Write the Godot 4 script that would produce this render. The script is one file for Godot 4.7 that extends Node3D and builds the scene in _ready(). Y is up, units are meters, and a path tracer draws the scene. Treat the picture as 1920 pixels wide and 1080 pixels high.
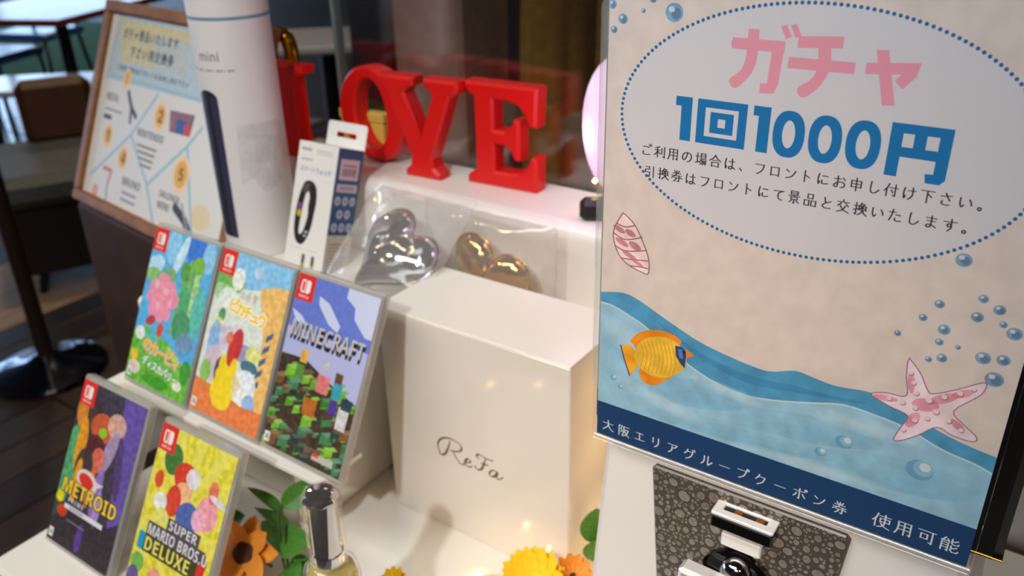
extends Node3D
# Prize display on a counter: sign and coin machine at the right, boxed prizes on white steps, cafe behind.
# Local heights are measured from the lower edge of the sign; OY lifts them so that the floor is at 0.
const OY := 1.06
const TOP := -0.2725      # counter top
const LEDGE := -0.1607    # low step
const MID := -0.09        # middle step
const HEAD := Vector3(0.20884, 0.31582, 0.39015)

var rng := RandomNumberGenerator.new()
var taken := {}
var M := {}


func V(x: float, y: float, z: float) -> Vector3:
	return Vector3(x, y + OY, z)


# ------------------------------------------------------------------ nodes
func numbered(called: String) -> String:
	if not taken.has(called):
		taken[called] = 0
		return called
	taken[called] += 1
	return "%s_%03d" % [called, taken[called]]


func tag(o: Node, label: String, category := "", group := "") -> Node:
	o.set_meta("label", label)
	if category:
		o.set_meta("category", category)
	if group:
		o.set_meta("group", group)
	return o


func thing(called: String, label: String, category: String, at := Vector3.ZERO, turn := Vector3.ZERO, group := "") -> Node3D:
	var o := Node3D.new()
	o.name = numbered(called)
	add_child(o)
	o.position = at
	o.rotation = turn
	tag(o, label, category, group)
	return o


func part(parent: Node, called: String, mesh: Mesh, m: Material, at := Vector3.ZERO, turn := Vector3.ZERO) -> MeshInstance3D:
	var o := MeshInstance3D.new()
	o.name = called
	o.mesh = mesh
	o.material_override = m
	parent.add_child(o, true)
	o.position = at
	o.rotation = turn
	return o


func solo(called: String, mesh: Mesh, m: Material, label: String, category: String, at := Vector3.ZERO, turn := Vector3.ZERO, group := "") -> MeshInstance3D:
	var o := part(self, numbered(called), mesh, m, at, turn)
	tag(o, label, category, group)
	return o


func structure(called: String, mesh: Mesh, m: Material, at := Vector3.ZERO, turn := Vector3.ZERO, label := "") -> MeshInstance3D:
	var o := part(self, called, mesh, m, at, turn)
	o.set_meta("kind", "structure")
	if label:
		o.set_meta("label", label)
	return o


# ------------------------------------------------------------------ materials
func mat(c: Color, rough := 0.6, metal := 0.0) -> StandardMaterial3D:
	var m := StandardMaterial3D.new()
	m.albedo_color = c
	m.roughness = rough
	m.metallic = metal
	return m


func rgb(r: int, g: int, b: int, a := 1.0) -> Color:
	return Color(r / 255.0, g / 255.0, b / 255.0, a)


func clear(c: Color, alpha: float, rough := 0.02) -> StandardMaterial3D:
	var m := mat(Color(c.r, c.g, c.b, alpha), rough)
	m.transparency = BaseMaterial3D.TRANSPARENCY_ALPHA
	return m


func solid_glass(c: Color, alpha := 0.0, rough := 0.0) -> StandardMaterial3D:
	var m := mat(Color(c.r, c.g, c.b, alpha), rough)
	m.transparency = BaseMaterial3D.TRANSPARENCY_ALPHA
	m.refraction_enabled = true
	m.refraction_scale = 0.05
	return m


func glow(c: Color, e: float) -> StandardMaterial3D:
	var m := mat(c, 0.5)
	m.emission_enabled = true
	m.emission = c
	m.emission_energy_multiplier = e
	return m


func noise_tex(freq: float, octaves: int, a: Color, b: Color, size := 256, kind := FastNoiseLite.TYPE_SIMPLEX_SMOOTH) -> NoiseTexture2D:
	var n := FastNoiseLite.new()
	n.noise_type = kind
	n.frequency = freq
	n.fractal_octaves = octaves
	n.seed = 7
	var t := NoiseTexture2D.new()
	t.noise = n
	t.width = size
	t.height = size
	t.seamless = true
	var g := Gradient.new()
	g.set_color(0, a)
	g.set_color(1, b)
	t.color_ramp = g
	return t


func wood(a: Color, b: Color, rough := 0.45, stretch := Vector3(2, 14, 14)) -> StandardMaterial3D:
	var m := mat(Color.WHITE, rough)
	m.albedo_texture = noise_tex(0.02, 4, a, b)
	m.uv1_triplanar = true
	m.uv1_scale = stretch
	return m


func cloth(a: Color, b: Color, rough := 0.9, scale := 8.0) -> StandardMaterial3D:
	var m := mat(Color.WHITE, rough)
	m.albedo_texture = noise_tex(0.03, 3, a, b)
	m.uv1_triplanar = true
	m.uv1_scale = Vector3.ONE * scale
	return m


func printed(cv: Cv, rough := 0.35) -> StandardMaterial3D:
	var m := mat(Color.WHITE, rough)
	m.albedo_texture = cv.texture()
	return m


# ------------------------------------------------------------------ shapes
func quad(st: SurfaceTool, a: Vector3, b: Vector3, c: Vector3, d: Vector3) -> void:  # counter-clockwise seen from outside
	for v in [a, c, b, a, d, c]:
		st.add_vertex(v)


func begin(group := 4294967295) -> SurfaceTool:
	var st := SurfaceTool.new()
	st.begin(Mesh.PRIMITIVE_TRIANGLES)
	st.set_smooth_group(group)
	return st


func done(st: SurfaceTool) -> ArrayMesh:
	st.generate_normals()
	return st.commit()


# A box with chamfered edges, centred on x and z, standing on y = 0 unless centred.
func cbox(size: Vector3, c := 0.002, centred := false) -> ArrayMesh:
	var st := begin()
	add_cbox(st, size, c, Vector3.ZERO if centred else Vector3(0, size.y / 2, 0))
	return done(st)


func add_cbox(st: SurfaceTool, size: Vector3, c: float, at: Vector3, basis := Basis()) -> void:
	var h := size / 2
	c = minf(c, minf(h.x, minf(h.y, h.z)) * 0.9)
	var p := func(sx: int, sy: int, sz: int, axis: int) -> Vector3:
		var v := Vector3(sx * (h.x - c), sy * (h.y - c), sz * (h.z - c))
		v[axis] = [sx * h.x, sy * h.y, sz * h.z][axis]
		return at + basis * v
	for s in [-1, 1]:
		var f := func(a: Vector3, b: Vector3, cc: Vector3, d: Vector3) -> void:
			if s > 0: quad(st, a, b, cc, d)
			else: quad(st, d, cc, b, a)
		f.call(p.call(s, -1, 1, 0), p.call(s, -1, -1, 0), p.call(s, 1, -1, 0), p.call(s, 1, 1, 0))
		f.call(p.call(-1, s, 1, 1), p.call(1, s, 1, 1), p.call(1, s, -1, 1), p.call(-1, s, -1, 1))
		f.call(p.call(-1, -1, s, 2), p.call(1, -1, s, 2), p.call(1, 1, s, 2), p.call(-1, 1, s, 2))
	for a in [-1, 1]:
		for b in [-1, 1]:
			var e := func(v0: Vector3, v1: Vector3, v2: Vector3, v3: Vector3) -> void:
				if ((v1 - v0).cross(v2 - v0)).dot((v0 + v2) / 2 - at) < 0: quad(st, v3, v2, v1, v0)
				else: quad(st, v0, v1, v2, v3)
			e.call(p.call(-1, a, b, 1), p.call(1, a, b, 1), p.call(1, a, b, 2), p.call(-1, a, b, 2))
			e.call(p.call(a, -1, b, 0), p.call(a, 1, b, 0), p.call(a, 1, b, 2), p.call(a, -1, b, 2))
			e.call(p.call(a, b, -1, 0), p.call(a, b, 1, 0), p.call(a, b, 1, 1), p.call(a, b, -1, 1))
			for d in [-1, 1]:
				var t := [p.call(a, b, d, 0), p.call(a, b, d, 1), p.call(a, b, d, 2)]
				if ((t[1] - t[0]).cross(t[2] - t[0])).dot(t[0] - at) > 0: t.reverse()
				for v in t: st.add_vertex(v)


# A grid surface from f(u, v), u and v in 0..1; smooth.
func sheet(nu: int, nv: int, f: Callable, flip := false) -> ArrayMesh:
	var st := begin(0)
	add_sheet(st, nu, nv, f, flip)
	return done(st)


func add_sheet(st: SurfaceTool, nu: int, nv: int, f: Callable, flip := false) -> void:
	var p: Array[PackedVector3Array] = []
	for i in nu + 1:
		var row := PackedVector3Array()
		for j in nv + 1:
			row.append(f.call(float(i) / nu, float(j) / nv))
		p.append(row)
	for i in nu:
		for j in nv:
			var k := [Vector2(i, j), Vector2(i + 1, j), Vector2(i + 1, j + 1), Vector2(i, j + 1)]
			for n in ([0, 1, 2, 0, 2, 3] if flip else [0, 2, 1, 0, 3, 2]):
				var w: Vector2 = k[n]
				st.set_uv(Vector2(w.x / nu, 1.0 - w.y / nv))
				st.add_vertex(p[int(w.x)][int(w.y)])


# A turned shape: profile of (radius, height), bottom to top on the outside.
func lathe(profile: Array, segs := 40, about := Vector3.ZERO) -> ArrayMesh:
	var st := begin(0)
	var group := 1
	for k in profile.size() - 1:
		if k > 0:
			var a: Vector2 = (profile[k] - profile[k - 1]).normalized()
			var b: Vector2 = (profile[k + 1] - profile[k]).normalized()
			if a.dot(b) < 0.8: group += 1
		st.set_smooth_group(group)
		var lo: Vector2 = profile[k]
		var hi: Vector2 = profile[k + 1]
		for s in segs:
			var t0 := TAU * s / segs
			var t1 := TAU * (s + 1) / segs
			var at := func(r: Vector2, t: float) -> Vector3: return about + Vector3(r.x * cos(t), r.y, -r.x * sin(t))
			var vs := [at.call(lo, t0), at.call(lo, t1), at.call(hi, t1), at.call(hi, t0)]
			var uvs := [Vector2(float(s) / segs, 1), Vector2(float(s + 1) / segs, 1), Vector2(float(s + 1) / segs, 0), Vector2(float(s) / segs, 0)]
			for n in [0, 2, 1, 0, 3, 2]:
				if lo.x == 0.0 and (n == 1 and lo.x == 0.0): pass
				st.set_uv(uvs[n])
				st.add_vertex(vs[n])
	return done(st)


func tube(points: Array, radius, segs := 8) -> ArrayMesh:
	var st := begin(0)
	add_tube(st, points, radius, segs)
	return done(st)


func add_tube(st: SurfaceTool, points: Array, radius, segs := 8) -> void:
	var rings := []
	var side := Vector3.ZERO
	for k in points.size():
		var d: Vector3 = (points[mini(k + 1, points.size() - 1)] - points[maxi(k - 1, 0)]).normalized()
		if side == Vector3.ZERO:
			side = d.cross(Vector3.UP if absf(d.y) < 0.9 else Vector3.RIGHT).normalized()
		side = (side - d * side.dot(d)).normalized()
		var up := side.cross(d)
		var r: float = radius[k] if radius is Array else radius
		var ring := []
		for s in segs:
			var t := TAU * s / segs
			ring.append(points[k] + (side * cos(t) + up * sin(t)) * r)
		rings.append(ring)
	for k in points.size() - 1:
		for s in segs:
			var n := (s + 1) % segs
			quad(st, rings[k][n], rings[k][s], rings[k + 1][s], rings[k + 1][n])
	for e in [0, points.size() - 1]:
		for s in segs:
			var n := (s + 1) % segs
			var t := [points[e], rings[e][s], rings[e][n]]
			if e == 0: t.reverse()
			for v in t: st.add_vertex(v)


func curve(points: Array, steps := 6) -> Array:
	var out := []
	for k in points.size() - 1:
		var a = points[maxi(k - 1, 0)]
		var b = points[k]
		var c = points[k + 1]
		var d = points[mini(k + 2, points.size() - 1)]
		for s in steps:
			var t := float(s) / steps
			out.append(b.cubic_interpolate(c, a, d, t))
	out.append(points[-1])
	return out


# An outline in x and y, extruded along z from -depth to 0, with a bevelled front and back edge.
func extrude(outline: Array, depth: float, bevel := 0.0) -> ArrayMesh:
	var st := begin()
	add_extrude(st, outline, depth, bevel)
	return done(st)


func inset(outline: Array, by: float) -> Array:
	var out := []
	var n := outline.size()
	for k in n:
		var a: Vector2 = (outline[k] - outline[(k + n - 1) % n]).normalized()
		var b: Vector2 = (outline[(k + 1) % n] - outline[k]).normalized()
		var na := Vector2(-a.y, a.x)
		var nb := Vector2(-b.y, b.x)
		var m := (na + nb)
		m = m / maxf(m.length_squared() / 2.0, 0.7)
		out.append(outline[k] + m * by)
	return out


func add_extrude(st: SurfaceTool, outline: Array, depth: float, bevel := 0.0) -> void:
	var pts := PackedVector2Array(outline)
	if Geometry2D.is_polygon_clockwise(pts):   # make it counter-clockwise with y up
		pass
	var area := 0.0
	for k in pts.size():
		area += pts[k].cross(pts[(k + 1) % pts.size()])
	var o := Array(pts)
	if area < 0: o.reverse()
	var i := inset(o, bevel) if bevel > 0 else o
	var tri := Geometry2D.triangulate_polygon(PackedVector2Array(i))
	var put := func(p: Vector3) -> void:
		st.set_uv(Vector2(p.x, -p.y) * 10.0)
		st.add_vertex(p)
	for k in range(0, tri.size(), 3):
		var t := [i[tri[k]], i[tri[k + 1]], i[tri[k + 2]]]
		if (t[1] - t[0]).cross(t[2] - t[0]) < 0: t.reverse()
		for n in [0, 2, 1]: put.call(Vector3(t[n].x, t[n].y, 0))
		for n in [0, 1, 2]: put.call(Vector3(t[n].x, t[n].y, -depth))
	for k in o.size():
		var n := (k + 1) % o.size()
		var v := func(p: Vector2, z: float) -> Vector3: return Vector3(p.x, p.y, z)
		if bevel > 0:
			quad(st, v.call(o[k], -bevel), v.call(o[n], -bevel), v.call(i[n], 0), v.call(i[k], 0))
			quad(st, v.call(i[k], -depth), v.call(i[n], -depth), v.call(o[n], -depth + bevel), v.call(o[k], -depth + bevel))
		quad(st, v.call(o[k], -depth + bevel), v.call(o[n], -depth + bevel), v.call(o[n], -bevel), v.call(o[k], -bevel))


# A ring of outer and inner outlines with the same number of points.
func ring_extrude(outer: Array, inner: Array, depth: float, bevel: float) -> ArrayMesh:
	var st := begin()
	var oi := inset(outer, bevel)
	var ii := inset(inner, -bevel)
	var v := func(p: Vector2, z: float) -> Vector3: return Vector3(p.x, p.y, z)
	for k in outer.size():
		var n := (k + 1) % outer.size()
		quad(st, v.call(oi[k], 0), v.call(oi[n], 0), v.call(ii[n], 0), v.call(ii[k], 0))
		quad(st, v.call(ii[k], -depth), v.call(ii[n], -depth), v.call(oi[n], -depth), v.call(oi[k], -depth))
		quad(st, v.call(outer[k], -bevel), v.call(outer[n], -bevel), v.call(oi[n], 0), v.call(oi[k], 0))
		quad(st, v.call(outer[k], -depth + bevel), v.call(outer[n], -depth + bevel), v.call(outer[n], -bevel), v.call(outer[k], -bevel))
		quad(st, v.call(oi[k], -depth), v.call(oi[n], -depth), v.call(outer[n], -depth + bevel), v.call(outer[k], -depth + bevel))
		quad(st, v.call(ii[k], 0), v.call(ii[n], 0), v.call(inner[n], -bevel), v.call(inner[k], -bevel))
		quad(st, v.call(inner[k], -bevel), v.call(inner[n], -bevel), v.call(inner[n], -depth + bevel), v.call(inner[k], -depth + bevel))
		quad(st, v.call(inner[k], -depth + bevel), v.call(inner[n], -depth + bevel), v.call(ii[n], -depth), v.call(ii[k], -depth))
	return done(st)


# A flat sheet of paper w x h with its print, lower left corner at the origin, facing +z.
func paper(w: float, h: float, thick := 0.0002) -> ArrayMesh:
	var st := begin()
	var a := [Vector3(0, 0, 0), Vector3(w, 0, 0), Vector3(w, h, 0), Vector3(0, h, 0)]
	var uv := [Vector2(0, 1), Vector2(1, 1), Vector2(1, 0), Vector2(0, 0)]
	for n in [0, 2, 1, 0, 3, 2]:
		st.set_uv(uv[n]); st.add_vertex(a[n])
	var z := Vector3(0, 0, -thick)
	for n in [0, 1, 2, 0, 2, 3]:
		st.set_uv(Vector2(0.02, 0.02)); st.add_vertex(a[n] + z)
	for k in 4:
		var n := (k + 1) % 4
		for w2 in [[a[k], uv[k]], [a[n], uv[n]], [a[k] + z, uv[k]], [a[n], uv[n]], [a[n] + z, uv[n]], [a[k] + z, uv[k]]]:
			st.set_uv(w2[1]); st.add_vertex(w2[0])
	return done(st)


func rounded(w: float, h: float, r: float, n := 5) -> Array:  # rounded rectangle, counter-clockwise, from (0,0) to (w,h)
	var out := []
	for c in [[w - r, r, -0.25], [w - r, h - r, 0.0], [r, h - r, 0.25], [r, r, 0.5]]:
		for k in n + 1:
			var t: float = TAU * (c[2] + 0.25 * k / n)
			out.append(Vector2(c[0] + r * cos(t), c[1] + r * sin(t)))
	return out


# ------------------------------------------------------------------ print
# A canvas for printed matter: units with y up, s pixels per unit.
class Cv:
	var w: int
	var h: int
	var s: float
	var b: PackedByteArray
	var grain: PackedByteArray

	func _init(uw: float, uh: float, scale: float, c: Color) -> void:
		s = scale
		w = int(round(uw * s))
		h = int(round(uh * s))
		b = PackedByteArray()
		b.resize(w * h * 3)
		var im := Image.create(w, h, false, Image.FORMAT_RGB8)
		im.fill(c)
		b = im.get_data()

	func make_grain(freq: float, sd: int) -> void:
		var n := FastNoiseLite.new()
		n.seed = sd
		n.frequency = freq
		n.fractal_octaves = 4
		grain = n.get_image(w, h, false, false, true).get_data()

	func mottle(amount: float) -> void:
		for k in w * h:
			var f := 1.0 + amount * (grain[k] / 127.5 - 1.0)
			for c in 3:
				b[k * 3 + c] = clampi(int(b[k * 3 + c] * f), 0, 255)

	func px(x: int, y: int, c: Color, a: float, vary := 0.0) -> void:
		if x < 0 or y < 0 or x >= w or y >= h or a <= 0.0: return
		var k := y * w + x
		var f := 255.0
		if vary > 0.0: f *= 1.0 + vary * (grain[k] / 127.5 - 1.0)
		k *= 3
		b[k] = clampi(int(lerpf(b[k], c.r * f, a)), 0, 255)
		b[k + 1] = clampi(int(lerpf(b[k + 1], c.g * f, a)), 0, 255)
		b[k + 2] = clampi(int(lerpf(b[k + 2], c.b * f, a)), 0, 255)

	func polys(list: Array, c: Color, a := 1.0, vary := 0.0) -> void:
		var edges := []
		var lo := 1e9
		var hi := -1e9
		for pts in list:
			for k in pts.size():
				var p: Vector2 = pts[k]
				var q: Vector2 = pts[(k + 1) % pts.size()]
				var e := [p.x * s, h - p.y * s, q.x * s, h - q.y * s]
				lo = minf(lo, e[1]); hi = maxf(hi, e[1])
				if e[1] != e[3]: edges.append(e)
		for y in range(maxi(int(lo), 0), mini(int(hi) + 1, h)):
			var row := PackedFloat32Array()
			row.resize(w)
			var x_lo := w
			var x_hi := -1
			for sub in 4:
				var yy := y + 0.125 + 0.25 * sub
				var xs := []
				for e in edges:
					if (e[1] <= yy) != (e[3] <= yy):
						xs.append(e[0] + (yy - e[1]) / (e[3] - e[1]) * (e[2] - e[0]))
				xs.sort()
				for k in range(0, xs.size() - 1, 2):
					var x0 := clampf(xs[k], 0, w)
					var x1 := clampf(xs[k + 1], 0, w)
					if x1 <= x0: continue
					var i0 := int(x0)
					var i1 := mini(int(x1), w - 1)
					x_lo = mini(x_lo, i0); x_hi = maxi(x_hi, i1)
					for i in range(i0, i1 + 1):
						row[i] += 0.25 * (minf(x1, i + 1) - maxf(x0, i))
			for x in range(x_lo, x_hi + 1):
				if row[x] > 0.004: px(x, y, c, minf(row[x], 1.0) * a, vary)

	func poly(pts, c: Color, a := 1.0, vary := 0.0) -> void:
		polys([pts], c, a, vary)

	func rect(x: float, y: float, rw: float, rh: float, c: Color, a := 1.0, vary := 0.0) -> void:
		poly([Vector2(x, y), Vector2(x + rw, y), Vector2(x + rw, y + rh), Vector2(x, y + rh)], c, a, vary)

	func oval(x: float, y: float, rx: float, ry: float, c: Color, a := 1.0, turn := 0.0, vary := 0.0) -> void:
		var pts := []
		for k in 28:
			pts.append(Vector2(x, y) + Vector2(rx * cos(TAU * k / 28), ry * sin(TAU * k / 28)).rotated(turn))
		poly(pts, c, a, vary)

	func line(pts: Array, w0: float, w1: float, c: Color, a := 1.0) -> void:  # w1: width of upright strokes
		for k in pts.size() - 1:
			var p := Vector2(pts[k].x * s, h - pts[k].y * s)
			var q := Vector2(pts[k + 1].x * s, h - pts[k + 1].y * s)
			var d := q - p
			var r := 0.5 * s * lerpf(w0, w1, absf(d.y) / maxf(d.length(), 1e-6))
			var l2 := maxf(d.length_squared(), 1e-6)
			for y in range(int(minf(p.y, q.y) - r - 1), int(maxf(p.y, q.y) + r + 2)):
				for x in range(int(minf(p.x, q.x) - r - 1), int(maxf(p.x, q.x) + r + 2)):
					var v := Vector2(x + 0.5, y + 0.5) - p
					var t := clampf(v.dot(d) / l2, 0, 1)
					px(x, y, c, clampf(r - (v - d * t).length() + 0.5, 0, 1) * a)

	func glyph(strokes: String, at: Vector2, size: float, thin: float, thick: float, c: Color, slant := 0.0) -> void:
		for one in strokes.split("/"):
			var smooth := one.begins_with("~")
			var ball := one.begins_with("o")
			var pts := []
			if ball:
				var n := one.substr(1).split_floats(",")
				for k in 13:
					pts.append(Vector2(n[0] + n[2] * cos(TAU * k / 12), n[1] + n[2] * sin(TAU * k / 12)))
			else:
				for w2 in one.trim_prefix("~").split(" "):
					var n := w2.split_floats(",")
					pts.append(Vector2(n[0], n[1]))
			if smooth:
				var fine := []
				for k in pts.size() - 1:
					for t in 5:
						fine.append(pts[k].cubic_interpolate(pts[k + 1], pts[maxi(k - 1, 0)], pts[mini(k + 2, pts.size() - 1)], t / 5.0))
				fine.append(pts[-1])
				pts = fine
			for k in pts.size():
				var g: Vector2 = pts[k] / 100.0
				pts[k] = at + Vector2(g.x + slant * (1.0 - g.y), 1.0 - g.y) * size
			line(pts, thin, thick, c)

	func letters(text: String, at: Vector2, height: float, c: Color, bold := true, serif := false, stretch := 1.0, turn := 0.0) -> float:
		var f := SystemFont.new()
		f.font_names = PackedStringArray(["Droid Serif" if serif else "Droid Sans"])
		f.font_weight = 700 if bold else 400
		var t := TextMesh.new()
		t.text = text
		t.font = f
		t.font_size = 64
		t.pixel_size = 0.01
		t.depth = 0.0
		t.curve_step = 2.0
		t.horizontal_alignment = HORIZONTAL_ALIGNMENT_LEFT
		var a := t.get_mesh_arrays()
		if a.is_empty() or a[Mesh.ARRAY_VERTEX] == null: return 0.0
		var vs: PackedVector3Array = a[Mesh.ARRAY_VERTEX]
		var ix: PackedInt32Array = a[Mesh.ARRAY_INDEX] if a[Mesh.ARRAY_INDEX] != null else PackedInt32Array(range(vs.size()))
		var lo := Vector2(1e9, 1e9)
		var hi := -lo
		for v in vs:
			lo = lo.min(Vector2(v.x, v.y)); hi = hi.max(Vector2(v.x, v.y))
		var k := height / (hi.y - lo.y)
		var tris := []
		for n in range(0, ix.size(), 3):
			var p := []
			for j in 3:
				var v := vs[ix[n + j]]
				p.append(at + (Vector2((v.x - lo.x) * stretch, v.y - lo.y) * k).rotated(turn))
			tris.append(p)
		polys(tris, c)
		return (hi.x - lo.x) * stretch * k

	func texture() -> ImageTexture:
		return ImageTexture.create_from_image(Image.create_from_data(w, h, false, Image.FORMAT_RGB8, b))


# Strokes of the written characters on a 100 x 100 square, y down: «~» a curve, «o» a small circle.
var STROKES := {
	"フ": "18,22 82,22/~82,22 74,52 56,76 32,92", "ロ": "22,24 22,86/22,24 78,24 78,86/22,80 78,80", "ン": "20,24 38,38/~18,86 50,76 70,56 84,30",
	"ト": "38,12 38,92/38,42 72,60", "エ": "22,24 78,24/50,24 50,80/12,80 88,80", "リ": "28,18 28,58/~70,14 70,50 62,76 42,94",
	"ア": "14,20 84,20/~84,20 76,36 58,48/~48,34 46,62 38,78 22,92", "グ": "~38,12 30,32 14,52/34,28 76,28/~76,28 66,60 48,80 26,94/72,8 78,20/86,4 92,16",
	"ク": "~38,12 30,32 14,52/34,28 76,28/~76,28 66,60 48,80 26,94", "ル": "~32,18 32,50 26,72 10,90/~60,14 60,84 74,74 92,54", "ー": "14,50 88,50",
	"プ": "14,26 76,26/~76,26 68,56 52,78 28,94/o86,14,8", "ポ": "12,30 84,30/50,10 50,92 42,86/~30,50 24,66 12,80/~70,50 78,62 88,76/o90,14,7",
	"カ": "16,34 80,34/~80,34 78,70 72,90 60,84/~46,10 44,50 36,72 16,92", "ビ": "24,14 24,78 34,86 82,86/~78,30 58,42 24,50/78,8 84,20/90,4 96,16",
	"ピ": "24,14 24,78 34,86 82,86/~78,30 58,42 24,50/o88,12,8", "チ": "~74,12 50,20 24,24/12,46 88,46/~50,22 50,62 30,92", "ュ": "26,50 68,50 64,84/14,84 86,84",
	"ウ": "50,8 50,26/20,28 20,52/20,28 80,28/~80,28 74,60 56,82 34,94", "デ": "26,18 70,18/12,42 84,42/~50,42 48,72 28,92/78,6 84,16/88,2 94,12",
	"マ": "14,22 84,22/~84,22 66,48 48,62/34,50 60,78", "ッ": "24,44 30,60/46,40 52,56/~78,42 70,72 44,92", "ォ": "22,50 80,50/60,34 60,92 50,86/~58,52 44,70 22,84", "ガ": "14,34 76,34/~76,34 74,70 68,90 56,84/~44,12 42,50 34,72 14,92/78,8 84,20/90,4 96,16", "ャ": "~16,56 50,48 84,44 66,66/38,36 52,94",
	"ス": "20,18 76,18/~76,18 58,56 16,90/52,56 84,90", "バ": "~34,24 28,58 10,84/~62,22 76,50 90,84/74,8 80,18/84,4 90,14", "ィ": "~76,36 54,56 24,70/54,56 54,94",
	"ご": "~24,26 50,24 74,28/~26,62 22,80 44,88 82,82/74,6 82,18/86,2 94,14", "の": "~54,24 44,60 26,80 14,62 24,32 52,20 80,32 86,58 74,82 54,92",
	"は": "~22,16 16,50 20,88 26,72/42,36 88,34/~68,14 70,60 68,84 52,92 42,82 52,72 70,76 90,88", "に": "~24,16 18,50 22,88 28,70/~46,30 64,28 84,30/~46,60 44,80 62,84 88,80",
	"お": "14,32 60,30/~38,12 38,80 26,90 14,80 30,62 60,52 84,62 82,84 60,92/72,22 88,36", "し": "~34,12 32,70 44,90 66,86 86,64",
	"け": "~22,16 16,50 20,88 28,70/42,34 90,32/~70,12 72,56 62,80 46,94", "さ": "16,34 82,26/~44,10 56,34 72,58/~28,64 26,82 46,90 74,88",
	"い": "~20,24 20,60 30,84 42,70/~72,30 84,48 88,66", "て": "14,26 86,22/~86,22 56,34 46,60 56,84 78,90", "と": "~36,12 40,34 46,50/~80,36 40,54 24,74 44,88 80,86",
	"た": "12,32 58,28/~36,10 30,52 16,90/~56,48 70,46 86,48/~52,72 54,86 72,90 92,86", "ま": "18,26 82,26/22,46 78,46/~50,10 50,74 38,90 22,84 28,72 52,72 82,88",
	"す": "10,30 90,28/~56,10 58,52 44,64 34,54 44,42 58,52 58,72 40,94", "、": "14,74 30,90", "。": "o24,80,10",
	"利": "~50,8 34,16 12,20/8,36 56,36/32,18 32,94/~32,38 24,60 6,78/34,46 54,64/68,20 68,66/90,10 90,92 78,86",
	"用": "~20,12 20,62 8,94/20,12 84,12 84,92 74,86/20,36 84,36/20,60 84,60/52,12 52,94",
	"場": "8,34 36,34/22,10 22,80/6,84 38,72/50,10 86,10 86,42 50,42 50,10/50,26 86,26/40,54 94,54/~56,54 50,68 38,80/54,66 90,66 86,92 76,86/~66,66 58,82 44,94/~78,68 72,84 62,94",
	"合": "~50,6 34,30 6,50/~50,6 66,30 94,50/30,46 70,46/24,62 24,94/24,62 76,62 76,94/24,90 76,90", "申": "18,26 18,72/18,26 82,26 82,72/18,48 82,48/18,70 82,70/50,6 50,96",
	"付": "~34,8 24,36 6,58/22,38 22,94/40,34 94,34/76,10 76,90 62,84/50,50 62,66", "下": "8,16 92,16/48,16 48,96/54,38 76,56",
	"引": "12,14 46,14 46,34/14,34 46,34/14,34 10,56 48,56/~48,56 46,84 40,92 30,86/80,8 80,96",
	"換": "8,30 36,30/24,8 24,92 14,86/6,62 36,50/~58,6 52,20 42,30/56,14 78,14 70,26/44,28 88,28 88,54/44,28 44,54/~60,30 58,42 48,50/70,30 70,44 82,46/38,58 94,58/~66,44 62,72 38,94/~68,60 78,80 96,94",
	"券": "30,8 38,22/70,8 60,22/16,28 84,28/8,46 92,46/~50,8 44,40 8,66/~62,46 74,58 94,66/30,64 70,64 68,92 56,88/~46,64 42,80 26,94",
	"景": "26,6 74,6 74,32 26,32 26,6/26,19 74,19/50,34 50,42/10,42 90,42/28,52 72,52 72,68 28,68 28,52/50,68 50,96 42,92/32,76 18,90/66,76 84,90",
	"品": "32,8 68,8 68,38 32,38 32,8/10,54 42,54 42,92 10,92 10,54/58,54 90,54 90,92 58,92 58,54", "交": "50,4 50,20/10,22 90,22/~34,30 26,42 12,52/66,30 86,50/~66,48 50,78 12,96/~32,50 52,78 92,96",
	"大": "8,34 92,34/~50,8 48,56 10,94/~52,36 64,72 94,94", "阪": "12,10 12,96/12,10 36,10 28,36 38,58 24,64/48,14 92,14/~50,14 50,60 38,94/54,38 86,38/~86,38 74,76 46,96/~58,46 72,80 94,96",
	"使": "~28,6 20,36 4,58/18,38 18,96/36,18 96,18/42,34 90,34 90,56 42,56 42,34/~66,6 66,60 56,84 32,96/~46,64 62,84 94,96", "可": "6,14 94,14/78,14 78,90 64,84/22,36 54,36 54,66 22,66 22,36",
	"能": "~26,6 18,20 8,30 44,26/36,14 46,30/10,40 10,94/10,40 42,40 42,92 34,88/10,56 42,56/10,72 42,72/~86,12 70,22 58,24/58,8 58,36 66,42 88,40 92,32/~86,56 70,66 58,68/58,52 58,84 66,92 88,90 94,80",
}


func write(cv: Cv, text: String, at: Vector2, size: float, step: float, thin: float, thick: float, c: Color, slant := 0.0, drop := 0.0) -> void:
	for k in text.length():
		if STROKES.has(text[k]):
			cv.glyph(STROKES[text[k]], at + Vector2(k * step, -k * drop), size, thin, thick, c, slant)


func pts(list: Array) -> Array:
	var out := []
	for k in range(0, list.size(), 2):
		out.append(Vector2(list[k], list[k + 1]))
	return out


func _ready() -> void:
	rng.seed = 11
	view_and_light()
	materials()
	room()
	cafe()
	behind_glass()
	counter()
	sign_and_machine()
	love_letters()
	back_shelf_things()
	prizes()
	games()
	front_things()


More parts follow.
